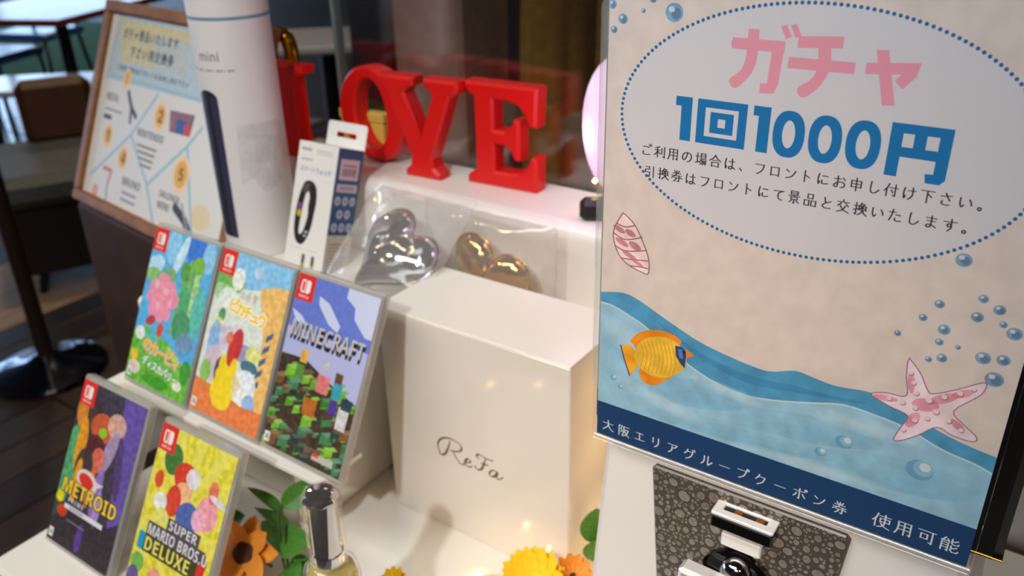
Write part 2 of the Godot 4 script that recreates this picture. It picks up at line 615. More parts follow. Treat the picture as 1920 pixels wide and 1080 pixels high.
# ------------------------------------------------------------------ camera, sky, lamps
func view_and_light() -> void:
	var cam := Camera3D.new()
	cam.name = "camera"
	cam.near = 0.02
	cam.far = 60.0
	var lens := CameraAttributesPhysical.new()
	lens.frustum_focal_length = 35.556
	lens.frustum_focus_distance = 0.44
	lens.exposure_aperture = 11.5
	cam.attributes = lens
	add_child(cam)
	cam.position = HEAD + Vector3(0, OY, 0)
	cam.rotation_degrees = Vector3(-25.98165, 34.79453, -1.19820)
	cam.fov = 37.299
	cam.current = true

	var env := Environment.new()
	env.background_mode = Environment.BG_COLOR
	env.background_color = rgb(168, 200, 238)
	env.background_energy_multiplier = 6.0
	env.tonemap_mode = Environment.TONE_MAPPER_LINEAR
	env.tonemap_exposure = 1.0
	env.sdfgi_enabled = true
	env.ssao_enabled = true
	env.ssil_enabled = true
	var we := WorldEnvironment.new()
	we.name = "environment"
	we.environment = env
	add_child(we)


# A ceiling spotlight: track head with a glowing lens, and the light just in front of it.
func spotlight(at: Vector3, to: Vector3, c: Color, energy: float, angle: float, size: float, label: String) -> void:
	var d := (to - at).normalized()
	var o := thing("ceiling_spotlight", label, "spotlight", at, Vector3.ZERO, "spotlights on the ceiling")
	o.basis = Basis.looking_at(d, Vector3.UP)
	part(o, "housing", lathe([Vector2(0, 0.17), Vector2(0.05, 0.16), Vector2(0.055, 0.0), Vector2(0.05, 0.0), Vector2(0.045, 0.02), Vector2(0, 0.02)], 24), M.black, Vector3.ZERO, Vector3(PI / 2, 0, 0))
	part(o, "lens", lathe([Vector2(0, 0.012), Vector2(0.043, 0.012), Vector2(0.043, 0.016), Vector2(0, 0.018)], 24), glow(c, 6.0), Vector3.ZERO, Vector3(PI / 2, 0, 0))
	var up := o.basis.inverse() * Vector3(0, 2.72 - at.y, 0)
	part(o, "stem", tube([Vector3(0, 0, 0.08), Vector3(0, 0, 0.08) + up], 0.008, 8), M.black)
	var l := SpotLight3D.new()
	l.name = "spot"
	l.light_color = c
	l.light_energy = energy
	l.spot_angle = angle
	l.spot_angle_attenuation = 1.0
	l.spot_range = 20.0
	l.spot_attenuation = 2.0
	l.light_size = size
	l.shadow_enabled = true
	add_child(l)
	l.position = at + d * 0.03
	l.basis = Basis.looking_at(d, Vector3.UP)


func downlight(at: Vector3, c: Color, energy: float, label: String) -> void:
	var o := thing("fill_downlight", label, "downlight", at, Vector3.ZERO, "added round fill downlights in the ceiling")
	part(o, "trim_ring", lathe([Vector2(0.075, 0.0), Vector2(0.1, -0.006), Vector2(0.1, 0.0), Vector2(0.075, 0.0)], 28), M.white_plastic)
	part(o, "diffuser", lathe([Vector2(0, -0.002), Vector2(0.075, -0.002), Vector2(0.075, 0.0), Vector2(0, 0.0)], 28), glow(c, 4.0))
	var l := SpotLight3D.new()
	l.name = "down"
	l.light_color = c
	l.light_energy = energy
	l.spot_angle = 75.0
	l.spot_angle_attenuation = 1.0
	l.spot_range = 30.0
	l.spot_attenuation = 2.0
	l.light_size = 0.07
	l.shadow_enabled = true
	add_child(l)
	l.position = at + Vector3(0, -0.02, 0)
	l.rotation.x = -PI / 2


func fill_panel(at: Vector3, size: Vector2, c: Color, energy: float) -> void:  # soft fill added over the whole display, built as a ceiling panel
	var o := thing("added_fill_panel", "added soft fill panel over the counter, long white diffuser in the ceiling", "fill light", at)
	part(o, "frame", cbox(Vector3(size.x + 0.06, 0.02, size.y + 0.06), 0.004), M.white_plastic, Vector3(0, -0.012, 0))
	part(o, "diffuser", cbox(Vector3(size.x, 0.006, size.y), 0.002), glow(c, 1.6), Vector3(0, -0.016, 0))
	var l := AreaLight3D.new()
	l.name = "panel"
	l.area_size = size
	l.light_color = c
	l.light_energy = energy
	l.area_range = 20.0
	l.area_attenuation = 2.0
	l.area_normalize_energy = true
	l.shadow_enabled = true
	add_child(l)
	l.position = at + Vector3(0, -0.03, 0)
	l.rotation.x = -PI / 2


func materials() -> void:
	M.white_plastic = mat(rgb(232, 230, 228), 0.35)
	M.board = mat(rgb(236, 230, 220), 0.28)
	M.black = mat(rgb(16, 16, 17), 0.4)
	M.chrome = mat(rgb(225, 225, 228), 0.08, 1.0)
	M.dark_chrome = mat(rgb(120, 122, 128), 0.12, 1.0)
	M.red = mat(rgb(210, 12, 8), 0.42)
	M.acrylic = clear(rgb(240, 250, 246), 0.04, 0.01)
	M.frame_wood = wood(rgb(128, 78, 34), rgb(168, 110, 54), 0.45, Vector3(6, 6, 6))
	M.brown_wood = wood(rgb(86, 52, 28), rgb(122, 78, 42), 0.5, Vector3(2, 2, 2))
	M.case = clear(rgb(205, 200, 192), 0.42, 0.18)
	M.tray = mat(rgb(176, 172, 166), 0.5)
	M.leaf = cloth(rgb(56, 108, 34), rgb(88, 144, 44), 0.5, 30)
	M.leaf.backlight_enabled = true
	M.leaf.backlight = rgb(40, 80, 10)
	M.stem = mat(rgb(58, 82, 30), 0.7)
	M.yellow_petal = cloth(rgb(250, 196, 14), rgb(255, 214, 40), 0.7, 40)
	M.orange_petal = cloth(rgb(226, 130, 34), rgb(244, 162, 58), 0.7, 40)
	M.flower_eye = cloth(rgb(52, 30, 14), rgb(92, 52, 20), 0.9, 90)
	M.film = clear(rgb(235, 228, 220), 0.16, 0.12)
	M.silver_foil = mat(rgb(196, 196, 204), 0.07, 1.0)
	M.gold_foil = mat(rgb(214, 176, 96), 0.09, 1.0)


# ------------------------------------------------------------------ the room
func room() -> void:
	var wall := cloth(rgb(86, 62, 46), rgb(104, 76, 56), 0.8, 1.0)
	var dark_wall := cloth(rgb(52, 40, 34), rgb(66, 50, 42), 0.8, 1.0)
	# floor: dark boards near the counter, pale boards and green turf further into the cafe
	var base := structure("floor", cbox(Vector3(15.4, 0.1, 13.4), 0.005), mat(rgb(24, 17, 13), 0.6), Vector3(-4.9, -0.112, -2.9), Vector3.ZERO, "dark timber board floor")
	var tones := [wood(rgb(38, 26, 20), rgb(58, 40, 30), 0.35, Vector3(6, 6, 1)), wood(rgb(48, 33, 25), rgb(70, 50, 38), 0.35, Vector3(6, 6, 1)), wood(rgb(32, 22, 17), rgb(50, 35, 27), 0.35, Vector3(6, 6, 1))]
	var pale := [wood(rgb(150, 120, 86), rgb(176, 144, 106), 0.4, Vector3(6, 6, 1)), wood(rgb(138, 110, 80), rgb(164, 134, 98), 0.4, Vector3(6, 6, 1))]
	var board := cbox(Vector3(0.137, 0.012, 1.2), 0.003)
	var up := Vector3(0, 0.1, 0)
	for col in 20:
		var x := -0.95 - 0.14 * col
		for row in 5:
			var z := 0.75 - 1.204 * row + 0.4 * ((col * 3) % 3) - 0.37 * (col % 3)
			part(base, "floor_board", board, pale[(col + row) % 2] if x < -2.67 and x > -3.25 else tones[(col * 2 + row * 5) % 3], Vector3(x + 4.9, 0.1, z + 2.9))
	var tile := cbox(Vector3(0.594, 0.012, 0.594), 0.004)
	var tiles := [mat(rgb(150, 160, 168), 0.18), mat(rgb(138, 150, 160), 0.2)]
	for i in 5:
		for j in 7:
			part(base, "floor_tile", tile, tiles[(i + j) % 2], Vector3(-4.06 - 0.6 * i + 4.9, 0.1, 0.6 - 0.6 * j + 2.9))
	var t := thing("turf_mat", "short green artificial turf mat under the far cafe tables", "turf mat", Vector3(-8.1, -0.012, -3.2))
	part(t, "turf", cbox(Vector3(3.6, 0.03, 3.4), 0.006), cloth(rgb(34, 96, 40), rgb(70, 140, 60), 0.95, 30))
	structure("wall_back", cbox(Vector3(15.4, 2.8, 0.15), 0.005), wall, Vector3(-4.9, 0, -9.6), Vector3.ZERO, "brown painted back wall of the cafe")
	structure("wall_right", cbox(Vector3(0.15, 2.8, 13.4), 0.005), dark_wall, Vector3(2.8, 0, -2.9), Vector3.ZERO, "dark brown side wall")
	structure("wall_front", cbox(Vector3(15.4, 2.8, 0.15), 0.005), wall, Vector3(-4.9, 0, 3.8), Vector3.ZERO, "brown wall behind the viewer")
	structure("ceiling", cbox(Vector3(15.4, 0.1, 13.4), 0.005), cloth(rgb(70, 60, 54), rgb(84, 72, 64), 0.9, 1.0), Vector3(-4.9, 2.72, -2.9), Vector3.ZERO, "dim brown ceiling")
	# window wall on the far left: sill, lintel, mullions and panes; daylight enters here
	var ww := structure("wall_left", cbox(Vector3(0.15, 0.35, 13.4), 0.005), dark_wall, Vector3(-12.6, 0, -2.9), Vector3.ZERO, "low sill wall under the cafe windows")
	part(ww, "lintel", cbox(Vector3(0.15, 0.3, 13.4), 0.005), dark_wall, Vector3(0, 2.45, 0))
	var win := structure("window_1", cbox(Vector3(0.05, 0.06, 13.0), 0.005), M.black, Vector3(-12.6, 0.35, -2.9), Vector3.ZERO, "wide daylight window with dark mullions")
	for k in 8:
		part(win, "mullion", cbox(Vector3(0.07, 2.1, 0.09), 0.005), M.black, Vector3(0, 0, -6.5 + 13.0 * k / 7.0))
		if k < 7:
			part(win, "pane", cbox(Vector3(0.008, 2.02, 1.74), 0.001), clear(Color.WHITE, 0.0, 0.0), Vector3(0, 0.06, -6.5 + 13.0 * (k + 0.5) / 7.0))
	# lamps
	var warm := Color(1.0, 0.88, 0.72)
	fill_panel(V(-0.5, 1.655, 1.15), Vector2(1.5, 0.5), Color(0.96, 0.98, 0.985), 2.45)
	spotlight(V(0.30, 1.36, 1.55), V(-0.35, -0.08, -0.12), Color(0.955, 0.972, 0.98), 2.45, 20.0, 0.03, "black track spotlight aimed at the prize display")
	spotlight(V(0.62, 1.36, 1.5), V(-0.07, -0.17, -0.16), Color(1.0, 0.78, 0.5), 1.5, 7.0, 0.03, "added amber fill spotlight for the gift box side, beside the aimed one")  # amber fill, added to brighten the right face of the gift box
	var spots := [[V(-1.6, 1.655, 0.9), 1.2, "over the barrier post"], [V(-2.8, 1.655, -1.2), 1.2, "over the lounge chair"], [V(-1.2, 1.655, -2.6), 0.9, "behind the clothes rail"], [V(-4.6, 1.655, -2.2), 1.2, "over the low white table"], [V(1.4, 1.655, 1.3), 0.9, "by the dark side wall"], [V(-6.4, 1.655, -5.2), 1.0, "over the turf mat"]]
	for s in spots:  # unseen ceiling lamps added as warm fill for the room
		downlight(s[0], warm, s[1], "added fill downlight, white rimmed and round, " + s[2])


# ------------------------------------------------------------------ cafe at the left
func cafe_table(at: Vector3, turn: float, w: float, d: float, top: Material, label: String) -> void:
	var o := thing("cafe_table", label, "table", at, Vector3(0, turn, 0), "cafe tables")
	part(o, "table_top", cbox(Vector3(w, 0.035, d), 0.008), top, Vector3(0, 0.715, 0))
	part(o, "column", lathe([Vector2(0.04, 0.03), Vector2(0.035, 0.06), Vector2(0.035, 0.7), Vector2(0.09, 0.715)], 16), M.black)
	part(o, "foot", lathe([Vector2(0, 0), Vector2(0.22, 0), Vector2(0.22, 0.012), Vector2(0.05, 0.035), Vector2(0, 0.035)], 28), M.black)


func cafe_chair(at: Vector3, turn: float, seat: Material, back: Material, label: String) -> void:
	var o := thing("cafe_chair", label, "chair", at, Vector3(0, turn, 0), "cafe chairs")
	part(o, "seat", cbox(Vector3(0.44, 0.05, 0.42), 0.012), seat, Vector3(0, 0.42, 0))
	part(o, "backrest", sheet(10, 4, func(u, v): return Vector3(lerpf(-0.2, 0.2, u), lerpf(0.56, 0.78, v), -0.2 - 0.05 * v + 0.04 * pow(2 * u - 1, 2))), back)
	part(o, "backrest_pad", cbox(Vector3(0.4, 0.2, 0.03), 0.01), back, Vector3(0, 0.57, -0.235), Vector3(-0.15, 0, 0))
	for s in [-1, 1]:
		part(o, "leg", tube([Vector3(s * 0.19, 0.42, 0.18), Vector3(s * 0.21, 0, 0.21)], 0.013), M.black)
		part(o, "leg", tube([Vector3(s * 0.18, 0.75, -0.24), Vector3(s * 0.18, 0.42, -0.18), Vector3(s * 0.21, 0, -0.23)], 0.013), M.black)


func cafe() -> void:
	var white_top := mat(rgb(205, 212, 222), 0.12)
	var brown_top := wood(rgb(104, 44, 24), rgb(142, 66, 38), 0.22, Vector3(2, 2, 2))
	var blue := mat(rgb(70, 130, 210), 0.25)
	var turn := atan2(0.48, 0.22) - PI / 2
	cafe_table(V(-4.78, -1.06, -2.32), 0.43 + PI / 2, 1.1, 0.8, brown_top, "cafe table with red-brown wooden top and black column")
	cafe_table(V(-6.0, -1.06, -3.5), 0.4, 0.8, 0.8, white_top, "white topped cafe table standing by the green turf")
	cafe_table(V(-2.62, -1.06, -2.3), 0.75, 0.5, 0.5, white_top, "small white cafe table seen between gold loop and glass partition")
	cafe_chair(V(-5.35, -1.06, -2.15), 2.0, blue, M.black, "cafe chair with blue seat beside the red-brown table")
	cafe_chair(V(-5.9, -1.06, -2.75), 0.4, blue, M.black, "cafe chair with blue seat on the far side of the red-brown table")
	cafe_chair(V(-5.6, -1.06, -1.5), 1.9, blue, M.black, "cafe chair with blue seat facing the turf mat")
	var leather := wood(rgb(70, 38, 20), rgb(92, 52, 28), 0.5, Vector3(3, 3, 3))
	# low white table, and the grey and brown lounge chair in front of it
	var o := thing("low_table", "low white table behind the grey and brown lounge chair", "table", V(-4.2, -1.06, -1.92), Vector3(0, 0.76, 0))
	part(o, "table_top", cbox(Vector3(1.0, 0.03, 0.42), 0.008), white_top, Vector3(0, 0.43, 0))
	for s in [-1, 1]:
		part(o, "leg", cbox(Vector3(0.04, 0.43, 0.36), 0.004), M.black, Vector3(s * 0.42, 0, 0))
	o = thing("lounge_chair", "lounge chair with grey padded seat and brown leather back", "chair", V(-2.95, -1.06, -1.24), Vector3(0, 1.1, 0))
	part(o, "seat", cbox(Vector3(0.56, 0.12, 0.56), 0.035), cloth(rgb(84, 88, 90), rgb(104, 108, 110), 0.5, 4), Vector3(0, 0.34, 0))
	part(o, "backrest", cbox(Vector3(0.27, 0.25, 0.11), 0.03), leather, Vector3(0, 0.44, -0.24), Vector3(-0.1, 0, 0))
	part(o, "base", cbox(Vector3(0.46, 0.26, 0.46), 0.01), mat(rgb(34, 24, 18), 0.6), Vector3(0, 0.08, 0))
	for s in [-1, 1]:
		for f in [-1, 1]:
			part(o, "leg", tube([Vector3(s * 0.18, 0.09, f * 0.18), Vector3(s * 0.2, 0, f * 0.2)], [0.02, 0.014]), M.black)
	# barrier post with a domed foot
	o = thing("barrier_post", "black barrier post with shiny domed round foot on dark boards", "barrier post", V(-2.3, -1.06, -0.675))
	part(o, "foot", lathe([Vector2(0, 0), Vector2(0.165, 0), Vector2(0.17, 0.008), Vector2(0.165, 0.016), Vector2(0.12, 0.03), Vector2(0.06, 0.042), Vector2(0.03, 0.06), Vector2(0, 0.06)], 48), mat(rgb(132, 140, 162), 0.1, 1.0))
	part(o, "post", lathe([Vector2(0.024, 0.05), Vector2(0.024, 0.9), Vector2(0.03, 0.905), Vector2(0.03, 0.98), Vector2(0.0, 0.985)], 24), mat(rgb(64, 50, 42), 0.35, 0.4))
	part(o, "belt", cbox(Vector3(0.9, 0.05, 0.003), 0.001), mat(rgb(60, 22, 18), 0.8), Vector3(-0.47, 0.93, 0.0))
	# wooden pedestal and the framed list of prizes on it
	o = thing("pedestal", "dark brown wooden pedestal left of the counter under the framed prize list", "pedestal", V(-0.918, -1.06, -0.372), Vector3(0, deg_to_rad(-7.8), 0))
	var dark := wood(rgb(54, 33, 19), rgb(82, 52, 28), 0.5, Vector3(2, 2, 2))
	part(o, "body", cbox(Vector3(0.42, 0.8995, 0.21), 0.004), dark)
	part(o, "base_rail", cbox(Vector3(0.43, 0.08, 0.22), 0.004), dark)
	prize_list()


func prize_list() -> void:
	var e := Vector3(0.99075, 0, 0.13568)
	var o := thing("framed_prize_list", "wood framed sheet of numbered prizes leaning on the pedestal", "picture frame", V(-1.1232, -0.150, -0.2959), Vector3(deg_to_rad(-23), deg_to_rad(-7.8), 0))
	o.rotation_order = EULER_ORDER_YXZ
	var cv := Cv.new(414, 292, 2.4, rgb(232, 226, 220))
	cv.make_grain(0.03, 3)
	# upper part: pale blue ground, cream panel, handwriting; offsets: sheet starts at (18, 13)
	var at := func(x: float, y: float) -> Vector2: return Vector2(x - 18, y - 13)
	cv.poly([at.call(26, 200), at.call(432, 205), at.call(432, 305), at.call(40, 305)], rgb(186, 206, 216), 0.85, 0.05)
	cv.poly([at.call(46, 294), at.call(260, 293), at.call(260, 232), at.call(66, 230)], rgb(224, 208, 150), 0.9, 0.06)
	cv.poly([at.call(160, 280), at.call(300, 278), at.call(300, 226), at.call(170, 226)], rgb(196, 206, 212), 0.8, 0.05)
	var ink := rgb(70, 70, 84)
	write(cv, "ガチャ景品いたします", at.call(60, 266), 16, 17, 1.6, 2.0, ink)
	write(cv, "下さい用交換券", at.call(92, 240), 17, 19, 1.8, 2.4, ink)
	write(cv, "ご利用の場合はフロントにお申し付け下さい", at.call(58, 217), 9, 11, 1.0, 1.4, ink)
	cv.rect(26, 190, 388, 6, rgb(168, 196, 210))
	for l in [[36, 47, 140, 128, 197, 197], [140, 128, 213, 66, 250, 16], [213, 66, 302, 140, 330, 170], [302, 140, 360, 13]]:
		cv.line(pts(l).map(func(p): return p - Vector2(18, 13)), 5, 5, rgb(160, 192, 208))
	for c in [[215, 168, "2", 22], [69, 115, "1", 20], [128, 90, "4", 20], [299, 99, "5", 27], [98, 208, "3", 15]]:
		cv.oval(c[0] - 18, c[1] - 13, c[3] * 0.85, c[3], rgb(250, 214, 168))
		cv.oval(c[0] - 18, c[1] - 13, c[3] * 0.6, c[3] * 0.72, rgb(240, 176, 40))
		if c[2] != "3": cv.letters(c[2], at.call(c[0] - 5, c[1] - 9), 18, rgb(90, 60, 20))
	cv.poly([at.call(239, 181), at.call(307, 184), at.call(303, 153), at.call(247, 151)], rgb(150, 96, 96), 1, 0.15)
	cv.poly([at.call(262, 172), at.call(290, 172), at.call(290, 153), at.call(262, 152)], rgb(60, 84, 150), 1)
	cv.poly([at.call(284, 168), at.call(304, 168), at.call(302, 153), at.call(284, 153)], rgb(206, 70, 60), 1)
	cv.letters("NINTENDO", at.call(158, 131), 11, rgb(60, 54, 56))
	for k in 4: cv.rect(162 - 18 + 6 * k, 116 - 13 - 9 * k, 60 - 8 * k, 3.4, rgb(120, 112, 112))
	cv.letters("REFA", at.call(44, 168), 12, rgb(80, 74, 76))
	cv.rect(26, 140, 56, 3, rgb(150, 140, 140))
	cv.rect(26, 126, 26, 7, rgb(60, 56, 60))
	cv.line([at.call(110, 188), at.call(126, 168), at.call(144, 156)], 8, 8, rgb(52, 48, 54))
	cv.line([at.call(126, 168), at.call(130, 146)], 7, 7, rgb(60, 54, 60))
	cv.line([at.call(74, 65), at.call(100, 64), at.call(94, 40)], 6, 6, rgb(214, 110, 90))
	cv.line([at.call(94, 40), at.call(98, 18)], 5, 5, rgb(128, 168, 176))
	cv.oval(40, 12, 10, 10, rgb(236, 160, 140))
	cv.letters("BRUNO", at.call(140, 52), 12, rgb(74, 68, 70))
	for k in 2: cv.rect(124, 26 - 11 * k, 46, 3.6, rgb(140, 132, 132))
	cv.letters("SALONIA", at.call(252, 58), 10, rgb(70, 64, 68))
	cv.letters("MINI", at.call(252, 42), 10, rgb(70, 64, 68))
	cv.line([at.call(300, 52), at.call(330, 40), at.call(352, 22)], 13, 13, rgb(58, 54, 58))
	cv.line([at.call(316, 60), at.call(340, 30)], 5, 5, rgb(170, 164, 166))
	cv.oval(350, 40, 24, 18, rgb(236, 214, 170))
	part(o, "sheet", paper(0.414, 0.292), printed(cv, 0.4), Vector3(0.018, 0.014, 0.006))
	part(o, "backing_board", cbox(Vector3(0.43, 0.31, 0.006), 0.001), M.brown_wood, Vector3(0.225, 0.006, -0.001))
	var w := 0.018
	part(o, "frame_rail", cbox(Vector3(0.45, w, 0.02), 0.002), M.frame_wood, Vector3(0.225, 0, 0.004))
	part(o, "frame_rail", cbox(Vector3(0.45, w, 0.02), 0.002), M.frame_wood, Vector3(0.225, 0.32 - w, 0.004))
	for x in [w / 2, 0.45 - w / 2]:
		part(o, "frame_rail", cbox(Vector3(w, 0.32 - 2 * w, 0.02), 0.002), M.frame_wood, Vector3(x, w, 0.004))


# ------------------------------------------------------------------ seen through the glass partition
func garment(called: String, at: Vector3, turn: float, m: Material, label: String, sd: int) -> void:
	var o := thing(called, label, "garment", at, Vector3(0, turn, 0), "garments on the rail")
	var n := FastNoiseLite.new()
	n.seed = sd
	n.frequency = 0.9
	part(o, "cloth", sheet(48, 14, func(u, v):
		var t: float = TAU * u
		var w: float = lerpf(0.24, 0.19, smoothstep(0.55, 0.9, v)) * (1.0 - pow(maxf(v - 0.86, 0) / 0.14, 2) * 0.85)
		var d: float = 0.075 * (1.0 - 0.7 * smoothstep(0.8, 1.0, v))
		var f: float = 1.0 + 0.16 * (1.0 - v) * n.get_noise_2d(cos(t) * 3.0, sin(t) * 3.0 + v * 0.6) * 2.0
		return Vector3(w * cos(t) * f, -0.98 + 0.95 * v, d * sin(t) * f), true), m)
	part(o, "hanger", tube(curve([Vector3(-0.18, -0.09, 0), Vector3(0, -0.03, 0), Vector3(0.18, -0.09, 0)], 5), 0.008), M.brown_wood)
	part(o, "hook", tube(curve([Vector3(0, -0.03, 0), Vector3(0, 0.02, 0), Vector3(0.02, 0.045, 0), Vector3(0, 0.062, 0), Vector3(-0.02, 0.045, 0)], 4), 0.0025, 6), M.chrome)


func behind_glass() -> void:
	# glass partition mirroring the red letters, extra panes added to strengthen the reflection
	var g := structure("window_2", cbox(Vector3(2.0, 0.02, 0.02), 0.002), mat(rgb(60, 58, 56), 0.3, 1.0), V(0.412, -1.06, -0.392), Vector3.ZERO, "tall glass partition behind the red letters")
	for k in 3:
		part(g, "pane", cbox(Vector3(2.0, 2.5, 0.003), 0.0005), clear(rgb(200, 215, 210), 0.0, 0.0), Vector3(0, 0.02, 0.005 - 0.005 * k))
	part(g, "edge_strip", cbox(Vector3(0.006, 2.5, 0.014), 0.001), mat(rgb(150, 160, 158), 0.2, 0.6), Vector3(-1.003, 0.02, 0))
	# columns
	structure("wall_pillar", cbox(Vector3(0.21, 2.7, 0.2), 0.01), cloth(rgb(150, 116, 100), rgb(172, 136, 118), 0.8, 3), V(-1.13, -1.06, -1.3), Vector3.ZERO, "pinkish beige square pillar")
	structure("wall_column", cbox(Vector3(0.13, 2.7, 0.13), 0.01), mat(rgb(18, 17, 17), 0.5), V(-1.305, -1.06, -1.25), Vector3.ZERO, "black square column")
	# rail of garments
	var o := thing("clothes_rail", "black metal clothes rail behind the glass partition", "clothes rail", V(-0.72, -1.06, -1.5))
	part(o, "bar", tube([Vector3(-0.28, 1.62, 0), Vector3(0.85, 1.62, 0)], 0.014), M.black)
	for s in [-0.28, 0.85]:
		part(o, "upright", tube([Vector3(s, 0.02, 0), Vector3(s, 1.62, 0)], 0.014), M.black)
		part(o, "foot", tube([Vector3(s, 0.014, -0.22), Vector3(s, 0.014, 0.22)], 0.014), M.black)
	var cloths := [cloth(rgb(130, 96, 34), rgb(160, 122, 50), 0.9, 5), cloth(rgb(116, 80, 40), rgb(150, 108, 60), 0.9, 5), cloth(rgb(74, 58, 40), rgb(100, 80, 54), 0.9, 5), cloth(rgb(60, 46, 36), rgb(82, 64, 50), 0.9, 5), cloth(rgb(40, 32, 30), rgb(54, 44, 40), 0.9, 5)]
	var said := ["mustard garment at the pillar end of the rail", "tan brown garment beside the mustard one on the rail", "olive brown garment in the middle of the rail", "dark brown garment beside the olive brown one", "near black garment at the rail end away from the pillar"]
	for k in 5:
		garment("hanging_garment", V(-0.88 + 0.2 * k, 0.5, -1.5), PI / 2 - 0.02 * k, cloths[k], said[k], 20 + k)
	# low wooden cabinet right of the coin machine
	o = thing("side_cabinet", "low brown wooden cabinet behind the coin machine", "cabinet", V(0.62, -1.06, -0.66))
	part(o, "body", cbox(Vector3(0.9, 0.98, 0.44), 0.006), M.brown_wood)
	part(o, "door", cbox(Vector3(0.42, 0.84, 0.02), 0.004), M.brown_wood, Vector3(-0.22, 0.08, 0.23))
	part(o, "door", cbox(Vector3(0.42, 0.84, 0.02), 0.004), M.brown_wood, Vector3(0.22, 0.08, 0.23))


# ------------------------------------------------------------------ counter and white steps
func counter() -> void:
	var o := thing("counter", "dark counter with smooth cream white top carrying the prizes", "counter", V(0, -1.06, 0))
	var x0 := -0.570
	var x1 := 0.75
	var z0 := -0.385
	var z1 := 0.166
	part(o, "counter_top", cbox(Vector3(x1 - x0, 0.022, z1 - z0), 0.004), M.board, Vector3((x0 + x1) / 2, TOP + OY - 0.022, (z0 + z1) / 2))
	part(o, "body", cbox(Vector3(x1 - x0 - 0.03, TOP + OY - 0.022, z1 - z0 - 0.03), 0.004), mat(rgb(26, 20, 17), 0.5), Vector3((x0 + x1) / 2, 0, (z0 + z1) / 2))
	# steps
	var low := thing("display_step", "low cream bridge step under the row of three game cases", "display step", V(-0.4375, TOP, -0.028))
	var hh := LEDGE - TOP
	var bridge := [Vector2(-0.16, 0)]
	for k in 6:
		var t := PI / 2 * k / 5.0
		bridge.append(Vector2(-0.16 + 0.012 - 0.012 * cos(t), hh - 0.012 + 0.012 * sin(t)))
	bridge.append(Vector2(0.165, hh))
	bridge.append(Vector2(0.165, hh - 0.005))
	bridge.append(Vector2(-0.146, hh - 0.005))
	bridge.append(Vector2(-0.154, hh - 0.013))
	bridge.append(Vector2(-0.154, 0))
	part(low, "bridge", extrude(bridge, 0.055, 0.0005), M.board, Vector3(0, 0, 0.0275))
	part(low, "support", cbox(Vector3(0.006, hh - 0.005, 0.02), 0.0005), M.board, Vector3(0.085, 0, -0.017))
	var mid := thing("display_step", "middle cream step behind the row of three game cases", "display step", V(-0.469, TOP, -0.1725))
	part(mid, "block", cbox(Vector3(0.262, MID - TOP, 0.229), 0.004), M.board)
	var left := thing("display_step", "narrow cream step under the tall white tube carton", "display step", V(-0.6225, TOP, -0.238))
	part(left, "block", cbox(Vector3(0.043, MID - TOP, 0.094), 0.003), M.board)
	var back := thing("display_step", "cream step hidden behind the large gift box", "display step", V(-0.22, TOP, -0.2555))
	part(back, "block", cbox(Vector3(0.22, 0.165, 0.063), 0.003), M.board)
	# long back shelf with a rounded front edge
	var prof := []
	var h := 0.0 - TOP
	prof.append(Vector2(0, 0))
	prof.append(Vector2(0.097, 0))
	for k in 7:
		var t := PI / 2 * k / 6.0
		prof.append(Vector2(0.097 - 0.014 + 0.014 * cos(t), h - 0.014 + 0.014 * sin(t)))
	prof.append(Vector2(0, h))
	var shelf := thing("display_shelf", "long glossy white shelf carrying the four red letters", "display shelf", V(-0.674, TOP, -0.385))
	part(shelf, "block", extrude(prof, 0.694, 0.0), M.board, Vector3.ZERO, Vector3(0, -PI / 2, 0))


